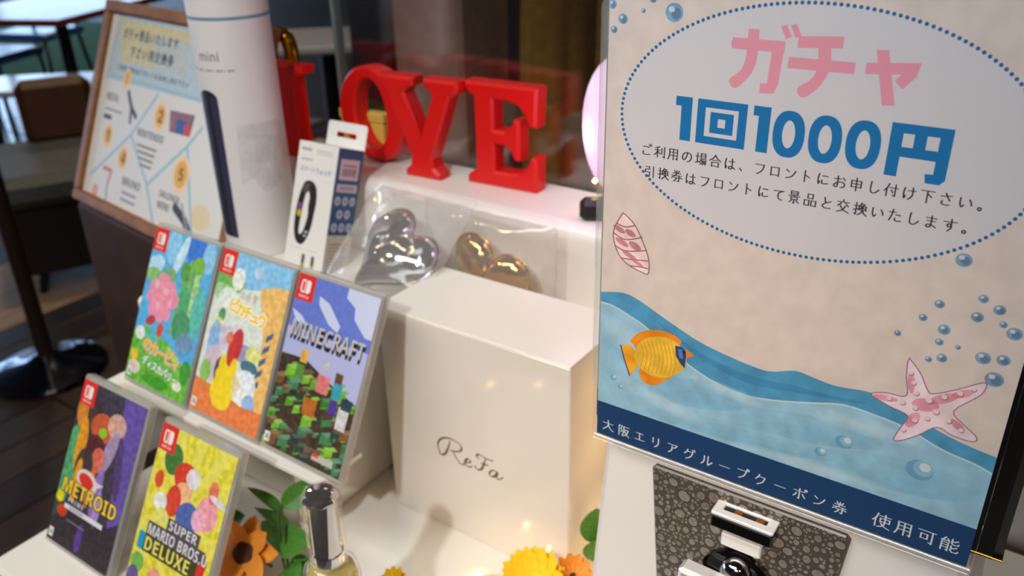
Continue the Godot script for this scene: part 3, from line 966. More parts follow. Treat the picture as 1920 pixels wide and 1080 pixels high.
# ------------------------------------------------------------------ sign and coin machine
func sign_and_machine() -> void:
	var cv := Cv.new(210, 297, 5.0, rgb(224, 210, 203))
	cv.make_grain(0.012, 5)
	poster_print(cv)
	var sign := thing("sign_holder", "clear acrylic sign holder with blue and sand sea poster on coin machine", "sign", V(0, 0, 0))
	part(sign, "poster", paper(0.21, 0.297), printed(cv, 0.5))
	part(sign, "front_sheet", cbox(Vector3(0.215, 0.305, 0.0012), 0.0004), clear(Color.WHITE, 0.0, 0.02), Vector3(0.105, -0.0038, 0.0012))
	var slab := rounded(0.205, 0.2295, 0.006)
	part(sign, "back_plate", extrude(slab, 0.006, 0.0014), clear(rgb(226, 232, 226), 0.16, 0.03), Vector3(-0.0060, 0.0305, -0.0012))
	part(sign, "bottom_lip", cbox(Vector3(0.215, 0.0028, 0.0034), 0.0006), clear(rgb(240, 232, 226), 0.2, 0.03), Vector3(0.105, -0.0036, -0.0012))

	var o := thing("coin_machine", "white coin machine with pebbled metal coin plate under the sea poster", "capsule machine", V(0.1055, TOP, -0.012))
	var h := -0.0085 - TOP
	var body := [Vector2(-0.124, 0), Vector2(0.124, 0), Vector2(0.1056, h - 0.006), Vector2(0.101, h), Vector2(-0.101, h), Vector2(-0.1056, h - 0.006)]
	part(o, "body", extrude(body, 0.2, 0.004), M.white_plastic)
	part(o, "chamber", cbox(Vector3(0.2, 0.27, 0.17), 0.01), clear(rgb(30, 30, 34), 0.82, 0.05), Vector3(0, h, -0.1))
	for s in [-1, 1]:
		for d in [-0.018, -0.182]:
			part(o, "corner_post", cbox(Vector3(0.022, 0.285, 0.022), 0.004), M.black, Vector3(s * 0.1075, h, d))
	part(o, "lid", cbox(Vector3(0.232, 0.02, 0.2), 0.006), M.black, Vector3(0, h + 0.285, -0.1))
	part(o, "brass_band", cbox(Vector3(0.0232, 0.0009, 0.0232), 0.0002), mat(rgb(214, 150, 60), 0.25, 1.0), Vector3(0.1075, h + 0.004, -0.018))
	# coin plate: pebbled sheet metal, narrower towards the bottom
	var plate := [Vector2(-0.052, -0.22), Vector2(0.0315, -0.22), Vector2(0.049, -0.018), Vector2(0.0465, -0.0155), Vector2(-0.0685, -0.0155), Vector2(-0.0705, -0.018)]
	var off := Vector2(0, -TOP)
	var metal := mat(Color.WHITE, 0.3, 0.4)
	var peb := Cv.new(100, 100, 7.0, rgb(98, 91, 84))
	var lift := Cv.new(100, 100, 7.0, Color.BLACK)
	peb.make_grain(0.05, 2)
	var rr := RandomNumberGenerator.new()
	rr.seed = 21
	var put := []
	var near := {}
	for want in [[4.0, 60], [3.0, 160], [2.0, 500], [1.3, 1400], [0.8, 2400]]:
		for n in want[1]:
			var c := Vector2(rr.randf() * 100, rr.randf() * 100)
			var rad: float = want[0] * rr.randf_range(0.8, 1.1)
			var free := true
			for n2 in 9:
				for q in near.get(Vector2i(int(c.x / 8) + n2 % 3 - 1, int(c.y / 8) + n2 / 3 - 1), []):
					if Vector2(q.x, q.y).distance_to(c) < q.z + rad * 0.92: free = false
				if not free: break
			if free:
				put.append(Vector3(c.x, c.y, rad))
				var cell := Vector2i(int(c.x / 8), int(c.y / 8))
				if not near.has(cell): near[cell] = []
				near[cell].append(put[-1])
	for q in put:
		var tone := rr.randi_range(-10, 12)
		var turn2 := rr.randf() * 3.0
		peb.oval(q.x, q.y, q.z * 1.02, q.z * 0.9, rgb(38, 34, 31), 1, turn2)
		peb.oval(q.x, q.y, q.z * 0.93, q.z * 0.81, rgb(154 + tone, 145 + tone, 135 + tone), 1, turn2, 0.12)
		lift.oval(q.x, q.y, q.z * 0.92, q.z * 0.8, rgb(120, 120, 120), 1, turn2)
		lift.oval(q.x, q.y, q.z * 0.6, q.z * 0.5, rgb(200, 200, 200), 1, turn2)
	metal.albedo_texture = peb.texture()
	metal.heightmap_enabled = true
	metal.heightmap_texture = lift.texture()
	metal.heightmap_scale = 0.02
	var pm := part(o, "coin_plate", extrude(plate.map(func(p): return p + off), 0.004, 0.001), metal, Vector3(0, 0, 0.004))
	# coin slot block, with its recess and the coins inside
	var hx := 0.0185
	var hz := 0.008
	var bezel := rounded(2 * hx, 2 * hz, 0.0012, 2).map(func(p): return p - Vector2(hx, hz))
	var hole := bezel.map(func(p): return Vector2(p.x * 0.70, p.y * 0.34))
	var cy := -0.0225 - TOP
	var cx := -0.008
	part(o, "slot_block", cbox(Vector3(0.037, 0.0095, 0.016), 0.0012), mat(rgb(14, 13, 13), 0.1), Vector3(cx, cy - 0.0115, 0.008))
	var slot := part(o, "coin_slot", ring_extrude(bezel, hole, 0.0022, 0.0004), mat(rgb(244, 244, 244), 0.22, 0.15), Vector3(cx, cy, 0.008), Vector3(-PI / 2, 0, 0))
	part(slot, "slot_back", cbox(Vector3(0.0275, 0.0062, 0.0006), 0.0002, true), M.black, Vector3(0, 0, -0.0019))
	part(slot, "coin", cbox(Vector3(0.0046, 0.0048, 0.0008), 0.0003, true), mat(rgb(150, 84, 36), 0.5, 0.3), Vector3(-0.0045, 0, -0.0012))
	part(slot, "coin", cbox(Vector3(0.0046, 0.0048, 0.0008), 0.0003, true), mat(rgb(150, 84, 36), 0.5, 0.3), Vector3(0.0085, 0, -0.0012))
	part(o, "slot_tab", cbox(Vector3(0.0245, 0.0095, 0.006), 0.0008), mat(rgb(240, 240, 240), 0.25, 0.1), Vector3(-0.0092, -0.052 - TOP, 0.005))
	# knob and turning handle
	part(o, "knob_base", lathe([Vector2(0.024, 0), Vector2(0.024, 0.004), Vector2(0.02, 0.006), Vector2(0.0, 0.006)], 32), M.dark_chrome, Vector3(-0.009, -0.078 - TOP, 0.004), Vector3(PI / 2, 0, 0))
	part(o, "knob_dome", lathe([Vector2(0.0098, 0), Vector2(0.0098, 0.003), Vector2(0.009, 0.0065), Vector2(0.0062, 0.0095), Vector2(0.003, 0.011), Vector2(0, 0.0113)], 28), M.chrome, Vector3(-0.009, -0.0655 - TOP, 0.008), Vector3(PI / 2, 0, 0))
	part(o, "handle_wing", cbox(Vector3(0.044, 0.014, 0.013), 0.0025), mat(rgb(232, 230, 230), 0.2, 0.5), Vector3(-0.017, -0.0765 - TOP, 0.0235), Vector3(0, 0, -0.03))


func bubble(cv: Cv, x: float, y: float, r: float, c: Color) -> void:
	cv.oval(x, y, r, r * 0.95, c, 0.75, 0, 0.15)
	cv.oval(x + r * 0.2, y - r * 0.1, r * 0.55, r * 0.6, c.darkened(0.35), 0.45)
	cv.oval(x - r * 0.3, y + r * 0.3, r * 0.35, r * 0.3, rgb(226, 236, 242), 0.8)


func poster_print(cv: Cv) -> void:
	cv.mottle(0.035)
	# sea
	var top := pts([0, 98, 14, 101, 24, 99, 38, 93, 51, 87.5, 62, 83.5, 78, 80, 95, 77.7, 103, 78.4, 114, 82.5, 124, 81.5, 135, 80.5, 151, 82.4, 160, 79.9, 179, 73.6, 195, 69.2, 210, 67])
	var mid := pts([0, 91.5, 8.6, 91, 19, 87.5, 28, 84, 40, 76, 50, 71, 58, 66.5, 72, 61.5, 90, 59.1, 108, 62, 126, 67.1, 140, 71, 153, 70.6, 170, 68.4, 187, 62.5, 202, 60, 210, 57.5])
	cv.poly(curve(top, 5) + pts([210, 0, 0, 0]), rgb(84, 158, 200), 1.0, 0.09)
	cv.poly(curve(pts([30, 92, 60, 78, 90, 72, 115, 74, 130, 74, 150, 76, 140, 73, 115, 70, 90, 67, 60, 74]), 4), rgb(58, 132, 182), 0.5, 0.08)
	cv.poly(curve(mid, 5) + pts([210, 0, 0, 0]), rgb(156, 200, 224), 1.0, 0.07)
	cv.line(curve(mid, 5), 1.0, 1.0, rgb(206, 220, 226), 0.9)
	for f in [[60, 50, 40, 9, 0.2], [120, 50, 50, 8, 0.15], [170, 40, 40, 10, 0.1], [90, 34, 60, 6, 0.1], [30, 60, 30, 10, -0.3]]:
		for k in 4:
			cv.oval(f[0] + k * 3, f[1] - k * 1.5, f[2] * (1 - 0.2 * k), f[3] * (1 - 0.2 * k), rgb(118, 178, 210), 0.14, f[4], 0.1)
	for f in [[18, 72, 22, 9, -0.4], [80, 58, 22, 4, -0.1], [150, 62, 30, 5, 0.0], [40, 38, 34, 5, -0.2], [130, 28, 46, 4, 0.05]]:
		for k in 4:
			cv.oval(f[0] + k, f[1], f[2] * (1 - 0.2 * k), f[3] * (1 - 0.2 * k), rgb(206, 226, 238), 0.16, f[4], 0.05)
	cv.rect(0, 0, 210, 24, rgb(26, 66, 114))
	# oval panel with its dotted border
	var o := []
	for k in 120:
		o.append(Vector2(104.5 + 95.5 * cos(TAU * k / 120), 204.3 + 58.6 * sin(TAU * k / 120)))
	cv.poly(o, rgb(216, 212, 217))
	var walk := 0.0
	for k in 2400:
		var t := TAU * k / 2400
		var p := Vector2(104.5 + 95.5 * cos(t), 204.3 + 58.6 * sin(t))
		var q := Vector2(104.5 + 95.5 * cos(t + TAU / 2400), 204.3 + 58.6 * sin(t + TAU / 2400))
		walk += p.distance_to(q)
		if walk > 2.62:
			walk = 0.0
			cv.oval(p.x, p.y, 0.82, 0.82, rgb(36, 104, 164))
	# big words
	var pink := rgb(232, 156, 174)
	cv.line(pts([66.5, 243, 86.5, 243.2]), 5, 5, pink)
	cv.poly(pts([64.5, 245.6, 89, 245.6, 89, 240.6, 64.5, 240.6]), pink)
	cv.poly(pts([83.6, 245.5, 89, 245.5, 87.8, 226, 86, 222, 79.6, 221.6, 79.4, 226, 82.6, 226.4]), pink)
	cv.poly(curve(pts([71.5, 250, 71.6, 238, 69.6, 231, 64.4, 226.2, 68, 222.6, 74.4, 229.4, 76.8, 237, 76.6, 250]), 4), pink)
	cv.poly(pts([86.2, 252, 88.6, 253, 91.6, 248, 89.0, 246.6]), pink)
	cv.poly(pts([90.4, 252.8, 92.8, 253.6, 95.8, 248.8, 93.2, 247.4]), pink)
	cv.poly(pts([94.5, 248.4, 114, 249.8, 114, 244.8, 94.5, 243.4]), pink)
	cv.poly(pts([91.2, 239.2, 120.2, 239.4, 120.2, 234.4, 91.2, 234.2]), pink)
	cv.poly(curve(pts([103.0, 247.5, 104.4, 237, 102.4, 230.5, 96.6, 225.6, 100, 221.8, 107, 228.5, 109.8, 237, 108.6, 247.8]), 4), pink)
	cv.poly(pts([124.6, 239.8, 146.4, 241.6, 145.4, 236, 140.6, 230.2, 137, 233.4, 139.4, 236.2, 124.6, 235]), pink)
	cv.poly(pts([127.8, 245.4, 132.8, 245.8, 138.8, 223, 133.6, 222.4]), pink)
	var blue := rgb(24, 118, 180)
	cv.poly(pts([38.6, 215.6, 47.2, 215.6, 47.2, 193.8, 41.6, 193.8, 41.6, 211, 38.6, 211]), blue)
	cv.polys([pts([50, 215.6, 75, 215.6, 75, 193.8, 50, 193.8]), pts([54.2, 211.8, 70.8, 211.8, 70.8, 197.6, 54.2, 197.6])], blue)
	cv.polys([pts([56.9, 209.8, 68.6, 209.8, 68.6, 199.6, 56.9, 199.6]), pts([60.8, 206.8, 64.6, 206.8, 64.6, 202.6, 60.8, 202.6])], blue)
	cv.poly(pts([78, 215.6, 86.2, 215.6, 86.2, 193.8, 80.6, 193.8, 80.6, 211, 78, 211]), blue)
	for x in [95.4, 112.0, 128.6]:
		var a := []
		var b := []
		for k in 36:
			var t := TAU * k / 36
			a.append(Vector2(x + 7.4 * signf(cos(t)) * pow(absf(cos(t)), 0.85), 204.2 + 11 * signf(sin(t)) * pow(absf(sin(t)), 0.85)))
			b.append(Vector2(x + 3.0 * cos(t), 204.2 + 6.6 * sin(t)))
		cv.polys([a, b], blue)
	cv.poly(pts([139.2, 216, 164, 216, 164, 193.6, 162, 191.4, 156.4, 191.4, 155.6, 195.4, 159, 195.6, 159, 211.8, 144.4, 211.8, 144.4, 192.4, 139.2, 192.4]), blue)
	cv.rect(141, 201.4, 21, 4.4, blue)
	cv.rect(149, 203, 5, 11, blue)
	# two lines of small print, and the white line on the band
	var ink := rgb(46, 40, 48)
	write(cv, "ご利用の場合は、フロントにお申し付け下さい。", Vector2(20.6, 182.6), 6.6, 7.48, 0.34, 0.56, ink)
	write(cv, "引換券はフロントにて景品と交換いたします。", Vector2(23.2, 171.4), 6.6, 7.53, 0.34, 0.56, ink)
	var white := rgb(222, 228, 232)
	write(cv, "大阪エリアグループクーポン券", Vector2(3.6, 4.2), 8.2, 10.72, 0.5, 0.8, white)
	write(cv, "使用可能", Vector2(163.6, 4.8), 9.4, 10.8, 0.55, 0.85, white)
	# bubbles
	var bb := rgb(104, 150, 190)
	for p in [[178, 160, 3.4], [172.5, 137, 2.2], [167, 128.6, 1.9], [157.8, 117.7, 1.6], [176.6, 125, 2.7], [175.8, 118.3, 1.9], [189, 144, 2.1], [196, 140.4, 2.5], [188.3, 134.8, 2.6], [198.8, 134, 1.7], [203.8, 130.8, 3.2], [173, 108.3, 1.6], [178.3, 110.6, 2.3], [194.4, 115.7, 3.2], [202.3, 117, 2.8], [200.8, 106.5, 3.9], [183.7, 118, 1.3], [34.7, 254.6, 4.6], [7.7, 249.8, 2.6], [2.9, 244.4, 1.9], [1.6, 256.4, 2.4], [18.6, 254.4, 1.2], [23.4, 260, 1.8]]:
		bubble(cv, p[0], p[1], p[2], bb)
	for p in [[10.4, 44, 2.2], [15.2, 39, 1.6], [143.9, 49.9, 4.4], [133.2, 39.4, 3.0], [180.8, 47.8, 6.4]]:
		cv.oval(p[0] - 0.15 * p[2], p[1] - 0.1 * p[2], p[2], p[2] * 0.9, rgb(84, 146, 184), 0.55)
		cv.oval(p[0] + 0.1 * p[2], p[1] + 0.1 * p[2], p[2] * 0.72, p[2] * 0.7, rgb(150, 196, 216), 0.8)
		cv.oval(p[0] + 0.2 * p[2], p[1] + 0.25 * p[2], p[2] * 0.4, p[2] * 0.4, rgb(214, 230, 236), 0.85)
	# fish
	cv.poly(curve(pts([14, 67, 19.8, 68.6, 24, 64.6, 25.4, 60, 24.4, 55.2, 20.8, 48.6, 17.6, 55, 16.4, 60]), 4), rgb(240, 168, 40), 1, 0.15)
	cv.line(pts([14, 67, 16.6, 58.4, 20.6, 48.6]), 0.8, 0.8, rgb(52, 72, 130))
	cv.poly(curve(pts([19.8, 71.6, 25.3, 78.6, 34.9, 83.4, 44.6, 83.8, 51, 80.6, 46, 76, 30, 74, 24, 68]), 4), rgb(240, 150, 40), 1, 0.15)
	cv.poly(curve(pts([26, 54, 28.6, 47.8, 35.6, 46.8, 42, 51.6, 46.6, 56.6, 38, 57, 30, 58]), 4), rgb(242, 148, 36), 1, 0.15)
	cv.poly(curve(pts([22.6, 62, 25, 71, 32, 77.6, 41, 80.4, 49, 78.6, 54, 74, 54.6, 66, 50, 59.6, 43, 54.4, 34, 53.2, 26.6, 56, 22.6, 62]), 4), rgb(240, 196, 66), 1, 0.12)
	for k in 9:
		var x := 27.0 + 2.5 * k
		cv.line(curve(pts([x - 1.4, 76 + 0.3 * k - absf(k - 5) * 0.5, x + 1.6, 66, x + 0.2, 55 + absf(k - 3) * 0.4]), 5), 0.35, 0.45, rgb(206, 150, 40), 0.8)
	cv.poly(pts([47.6, 77, 51.6, 77.4, 54.6, 74.6, 54.2, 64.4, 51.6, 66.4, 48.4, 70.6]), rgb(48, 78, 140), 1, 0.2)
	cv.poly(pts([49.4, 75.6, 51.8, 75.8, 53, 70, 50.6, 70.2]), rgb(112, 146, 196), 0.8)
	cv.oval(53, 74.4, 0.8, 0.8, rgb(24, 30, 50))
	cv.poly(pts([53.8, 77.2, 59.2, 74.2, 54.6, 71]), rgb(236, 138, 52))
	# shell
	cv.poly(curve(pts([12, 148.8, 8.6, 142.6, 6.6, 136, 8, 128.6, 12, 122, 18, 118.4, 24.6, 116.6, 28.8, 116.6, 28.6, 125, 25.4, 133, 20.6, 141.6, 16.4, 146]), 4), rgb(238, 206, 204), 1, 0.1)
	var rim := curve(pts([12, 148.8, 8.6, 142.6, 6.6, 136, 8, 128.6, 12, 122, 18, 118.4, 24.6, 116.6, 28.8, 116.6, 28.6, 125, 25.4, 133, 20.6, 141.6, 16.4, 146, 12, 148.8]), 4)
	cv.poly(rim, rgb(244, 222, 220), 1, 0.1)
	cv.line(rim, 0.5, 0.6, rgb(138, 92, 96))
	for l in [[8.4, 142, 14, 141, 19.6, 143], [7, 136, 14, 133.6, 24, 137], [8, 128.6, 15, 127, 27, 130], [12, 122, 18, 122.6, 28, 124], [18, 118.6, 23, 119.4, 28.4, 119.6]]:
		cv.line(curve(pts(l), 5), 0.5, 0.6, rgb(140, 76, 80))
	for l in [[10, 139, 4, 1.6], [17, 138, 3.4, 1.8], [12, 131.6, 4.4, 1.7], [20, 131, 4, 2], [17, 124.8, 5, 1.4], [22, 121.4, 4, 1]]:
		cv.oval(l[0], l[1], l[2], l[3], rgb(196, 116, 128), 0.75, -0.4, 0.2)
	# starfish
	var star := curve(pts([165, 106.4, 171, 100, 175.8, 91.8, 179, 91.4, 188, 97, 197.7, 103.8, 197.2, 97, 188.2, 85, 194, 79, 200, 74.6, 198.6, 71.6, 190, 71.8, 183, 73.8, 176, 66.6, 169, 60.6, 165.6, 60.2, 168, 69, 169.6, 75.4, 160, 78, 151.6, 81.6, 158, 84.6, 167, 86, 165.4, 96, 164.6, 104]), 4)
	cv.poly(star, rgb(240, 222, 230), 1, 0.08)
	for k in star.size():
		cv.line([star[k], star[(k + 1) % star.size()]], 0.5, 0.5, rgb(148, 92, 124), 0.8)
	for f in [[158, 81.6, 6, 1.6, 0.1], [183, 90, 7, 2.4, 0.6], [190, 95, 5, 2, 0.6], [176, 84, 6, 3.6, 0.2], [172, 74, 2.6, 5, -0.4], [191, 78, 4, 1.8, -0.6], [168, 94, 1.6, 6, 0.2]]:
		cv.oval(f[0], f[1], f[2], f[3], rgb(226, 120, 146), 0.6, f[4], 0.2)
	for f in [[167, 99, 1.1], [169, 94, 1.1], [171, 89, 1.3], [177, 87, 1.6], [183, 91, 1.3], [189, 95, 1.3], [194, 99, 1.1], [160, 82, 1.1], [166, 82, 1.3], [172, 81, 1.3], [181, 82, 1.4], [187, 79, 1.3], [193, 76, 1.1], [173, 74, 1.2], [169, 67, 1.1], [178, 77, 1.2]]:
		cv.oval(f[0] + 0.25, f[1] - 0.3, f[2] * 1.1, f[2] * 1.1, rgb(150, 86, 112), 0.8)
		cv.oval(f[0], f[1], f[2], f[2], rgb(240, 214, 220))


# ------------------------------------------------------------------ red letters
func love_letters() -> void:
	var depth := 0.024
	var k := 0.115
	var s := func(list: Array) -> Array: return pts(list).map(func(p): return p * k)
	# E with bracketed serifs
	var e: Array = s.call([0.0, 0.0, 0.83, 0.0, 0.84, 0.34, 0.77, 0.34, 0.72, 0.24, 0.62, 0.17, 0.5, 0.155, 0.34, 0.155, 0.34, 0.42, 0.46, 0.42, 0.53, 0.38, 0.57, 0.29, 0.64, 0.29, 0.64, 0.68, 0.57, 0.68, 0.53, 0.60, 0.46, 0.56, 0.34, 0.56, 0.34, 0.845, 0.50, 0.845, 0.62, 0.82, 0.70, 0.74, 0.75, 0.63, 0.83, 0.63, 0.85, 1.0, 0.0, 1.0, 0.0, 0.93, 0.06, 0.88, 0.11, 0.86, 0.11, 0.14, 0.06, 0.12, 0.0, 0.07])
	solo("letter_e", extrude(e.map(func(p): return Vector2(p.x * 0.94, p.y)), depth, 0.003), M.red, "red wooden letter E standing last in the row", "letter", V(-0.3590, 0, -0.3425), Vector3(0, 0.05, 0), "red wooden letters")
	var v: Array = s.call([0.29, 0.0, 0.73, 0.0, 0.73, 0.06, 0.66, 0.12, 0.64, 0.2, 0.90, 0.85, 0.98, 0.88, 1.0, 0.93, 1.0, 1.0, 0.58, 1.0, 0.58, 0.93, 0.66, 0.88, 0.68, 0.84, 0.52, 0.42, 0.34, 0.84, 0.37, 0.88, 0.46, 0.92, 0.47, 1.0, 0.0, 1.0, 0.0, 0.93, 0.04, 0.88, 0.10, 0.85, 0.38, 0.2, 0.36, 0.12, 0.29, 0.06])
	solo("letter_v", extrude(v.map(func(p): return Vector2(p.x * 0.96, p.y)), depth, 0.003), M.red, "red wooden letter V with a small flared foot, left of the E", "letter", V(-0.4675, 0, -0.322), Vector3(0, 0.06, 0), "red wooden letters")
	var outer := []
	var inner := []
	for n in 48:
		var t := TAU * n / 48
		outer.append(Vector2(0.058 + 0.0575 * cos(t), 0.0575 + 0.0575 * sin(t)))
		inner.append(Vector2(0.058 + 0.0285 * cos(t), 0.0575 + 0.0425 * sin(t)))
	solo("letter_o", ring_extrude(outer, inner, depth, 0.003), M.red, "red wooden letter O with tall oval hole, behind the letter V", "letter", V(-0.562, 0, -0.352), Vector3(0, -0.12, 0), "red wooden letters")
	var l: Array = s.call([0.0, 0.0, 0.86, 0.0, 0.90, 0.36, 0.83, 0.36, 0.77, 0.24, 0.66, 0.17, 0.5, 0.155, 0.40, 0.155, 0.40, 0.86, 0.46, 0.89, 0.55, 0.92, 0.56, 1.0, 0.0, 1.0, 0.0, 0.93, 0.07, 0.89, 0.13, 0.86, 0.13, 0.14, 0.06, 0.12, 0.0, 0.07])
	solo("letter_l", extrude(l, depth, 0.003), M.red, "red wooden letter L half hidden behind the tall white tube", "letter", V(-0.634, 0, -0.305), Vector3(0, 0.0, 0), "red wooden letters")


func back_shelf_things() -> void:
	# gold loop ornament behind the tube
	var loop := []
	for n in 41:
		var t := TAU * n / 40
		loop.append(Vector3(0.021 * signf(cos(t)) * pow(absf(cos(t)), 0.5), 0.072 + 0.062 * signf(sin(t)) * pow(absf(sin(t)), 0.5), 0))
	var o := thing("gold_loop", "glossy gold rounded loop ornament behind the letter L", "ornament", V(-0.6785, 0.0, -0.3725))
	part(o, "ring", tube(loop, 0.0095, 12), mat(rgb(216, 150, 26), 0.14, 0.9))
	part(o, "foot", cbox(Vector3(0.034, 0.004, 0.022), 0.001), mat(rgb(216, 150, 26), 0.14, 0.9), Vector3(0.022, 0, 0))
	# mustard box behind the O
	o = thing("mustard_box", "small mustard yellow box seen through the hole of the letter O", "box", V(-0.543, 0, -0.3755), Vector3(0, 0.0, 0))
	part(o, "body", cbox(Vector3(0.072, 0.040, 0.014), 0.002), mat(rgb(206, 170, 74), 0.5))
	part(o, "lid", cbox(Vector3(0.075, 0.013, 0.016), 0.002), mat(rgb(206, 170, 74), 0.5), Vector3(0, 0.0395, 0))
	# pink glowing balloon on a black base
	o = thing("pink_balloon_lamp", "glowing pale pink balloon lamp on black base beside the sign", "lamp", V(-0.146, 0, -0.325))
	var pink := mat(rgb(242, 206, 232), 0.3)
	pink.emission_enabled = true
	pink.emission = rgb(240, 206, 238)
	pink.emission_energy_multiplier = 0.4
	var prof := [Vector2(0.0, 0.030)]
	for n in 17:
		var t := PI * n / 16.0
		prof.append(Vector2(0.012 + 0.038 * pow(sin(t), 0.9) * (0.85 + 0.15 * (n / 16.0)), 0.034 + 0.065 * (1 - cos(t))) if n < 16 else Vector2(0, 0.164))
	part(o, "balloon", lathe(prof, 40), pink)
	part(o, "neck", lathe([Vector2(0.008, 0.018), Vector2(0.008, 0.034), Vector2(0.013, 0.04)], 16), pink)
	part(o, "base", lathe([Vector2(0, 0), Vector2(0.016, 0), Vector2(0.018, 0.004), Vector2(0.018, 0.018), Vector2(0.012, 0.022), Vector2(0, 0.022)], 24), M.black)
	var l := OmniLight3D.new()
	l.name = "pink"
	l.light_color = Color(1.0, 0.72, 0.95)
	l.light_energy = 0.004
	l.light_size = 0.03
	l.omni_range = 6.0
	l.omni_attenuation = 2.0
	l.shadow_enabled = true
	add_child(l)
	l.position = V(-0.185, 0.09, -0.29)
	# black connector and fairy lights behind the machine
	o = thing("battery_box", "small black battery box of the fairy lights on the white shelf", "battery box", V(-0.178, 0.0, -0.318), Vector3(0, 0.5, 0))
	part(o, "case", cbox(Vector3(0.034, 0.022, 0.02), 0.005), M.black)
	part(o, "switch", cbox(Vector3(0.006, 0.003, 0.004), 0.0006), M.dark_chrome, Vector3(0.006, 0.0215, 0))
	fairy("fairy_lights", [V(-0.165, 0.024, -0.325), V(-0.19, 0.032, -0.335), V(-0.185, 0.012, -0.35), V(-0.15, 0.006, -0.36), V(-0.11, 0.006, -0.34)], [], "warm fairy lights trailing from the black battery box")


func fairy(called: String, path: Array, dark: Array, label: String) -> void:
	var fine := curve(path, 8)
	var at: Vector3 = path[0]
	var o := thing(called, label, "fairy lights", at)
	part(o, "wire", tube(fine.map(func(p): return p - at), 0.0005, 5), mat(rgb(190, 150, 90), 0.3, 0.9))
	var bulb := lathe([Vector2(0, -0.0024), Vector2(0.0017, -0.0017), Vector2(0.0024, 0), Vector2(0.0017, 0.0017), Vector2(0, 0.0024)], 10)
	var m := glow(rgb(255, 214, 130), 36.0)
	for k in path.size():
		if not k in dark: part(o, "bulb", bulb, m, path[k] - at + Vector3(0, 0.0015, 0))


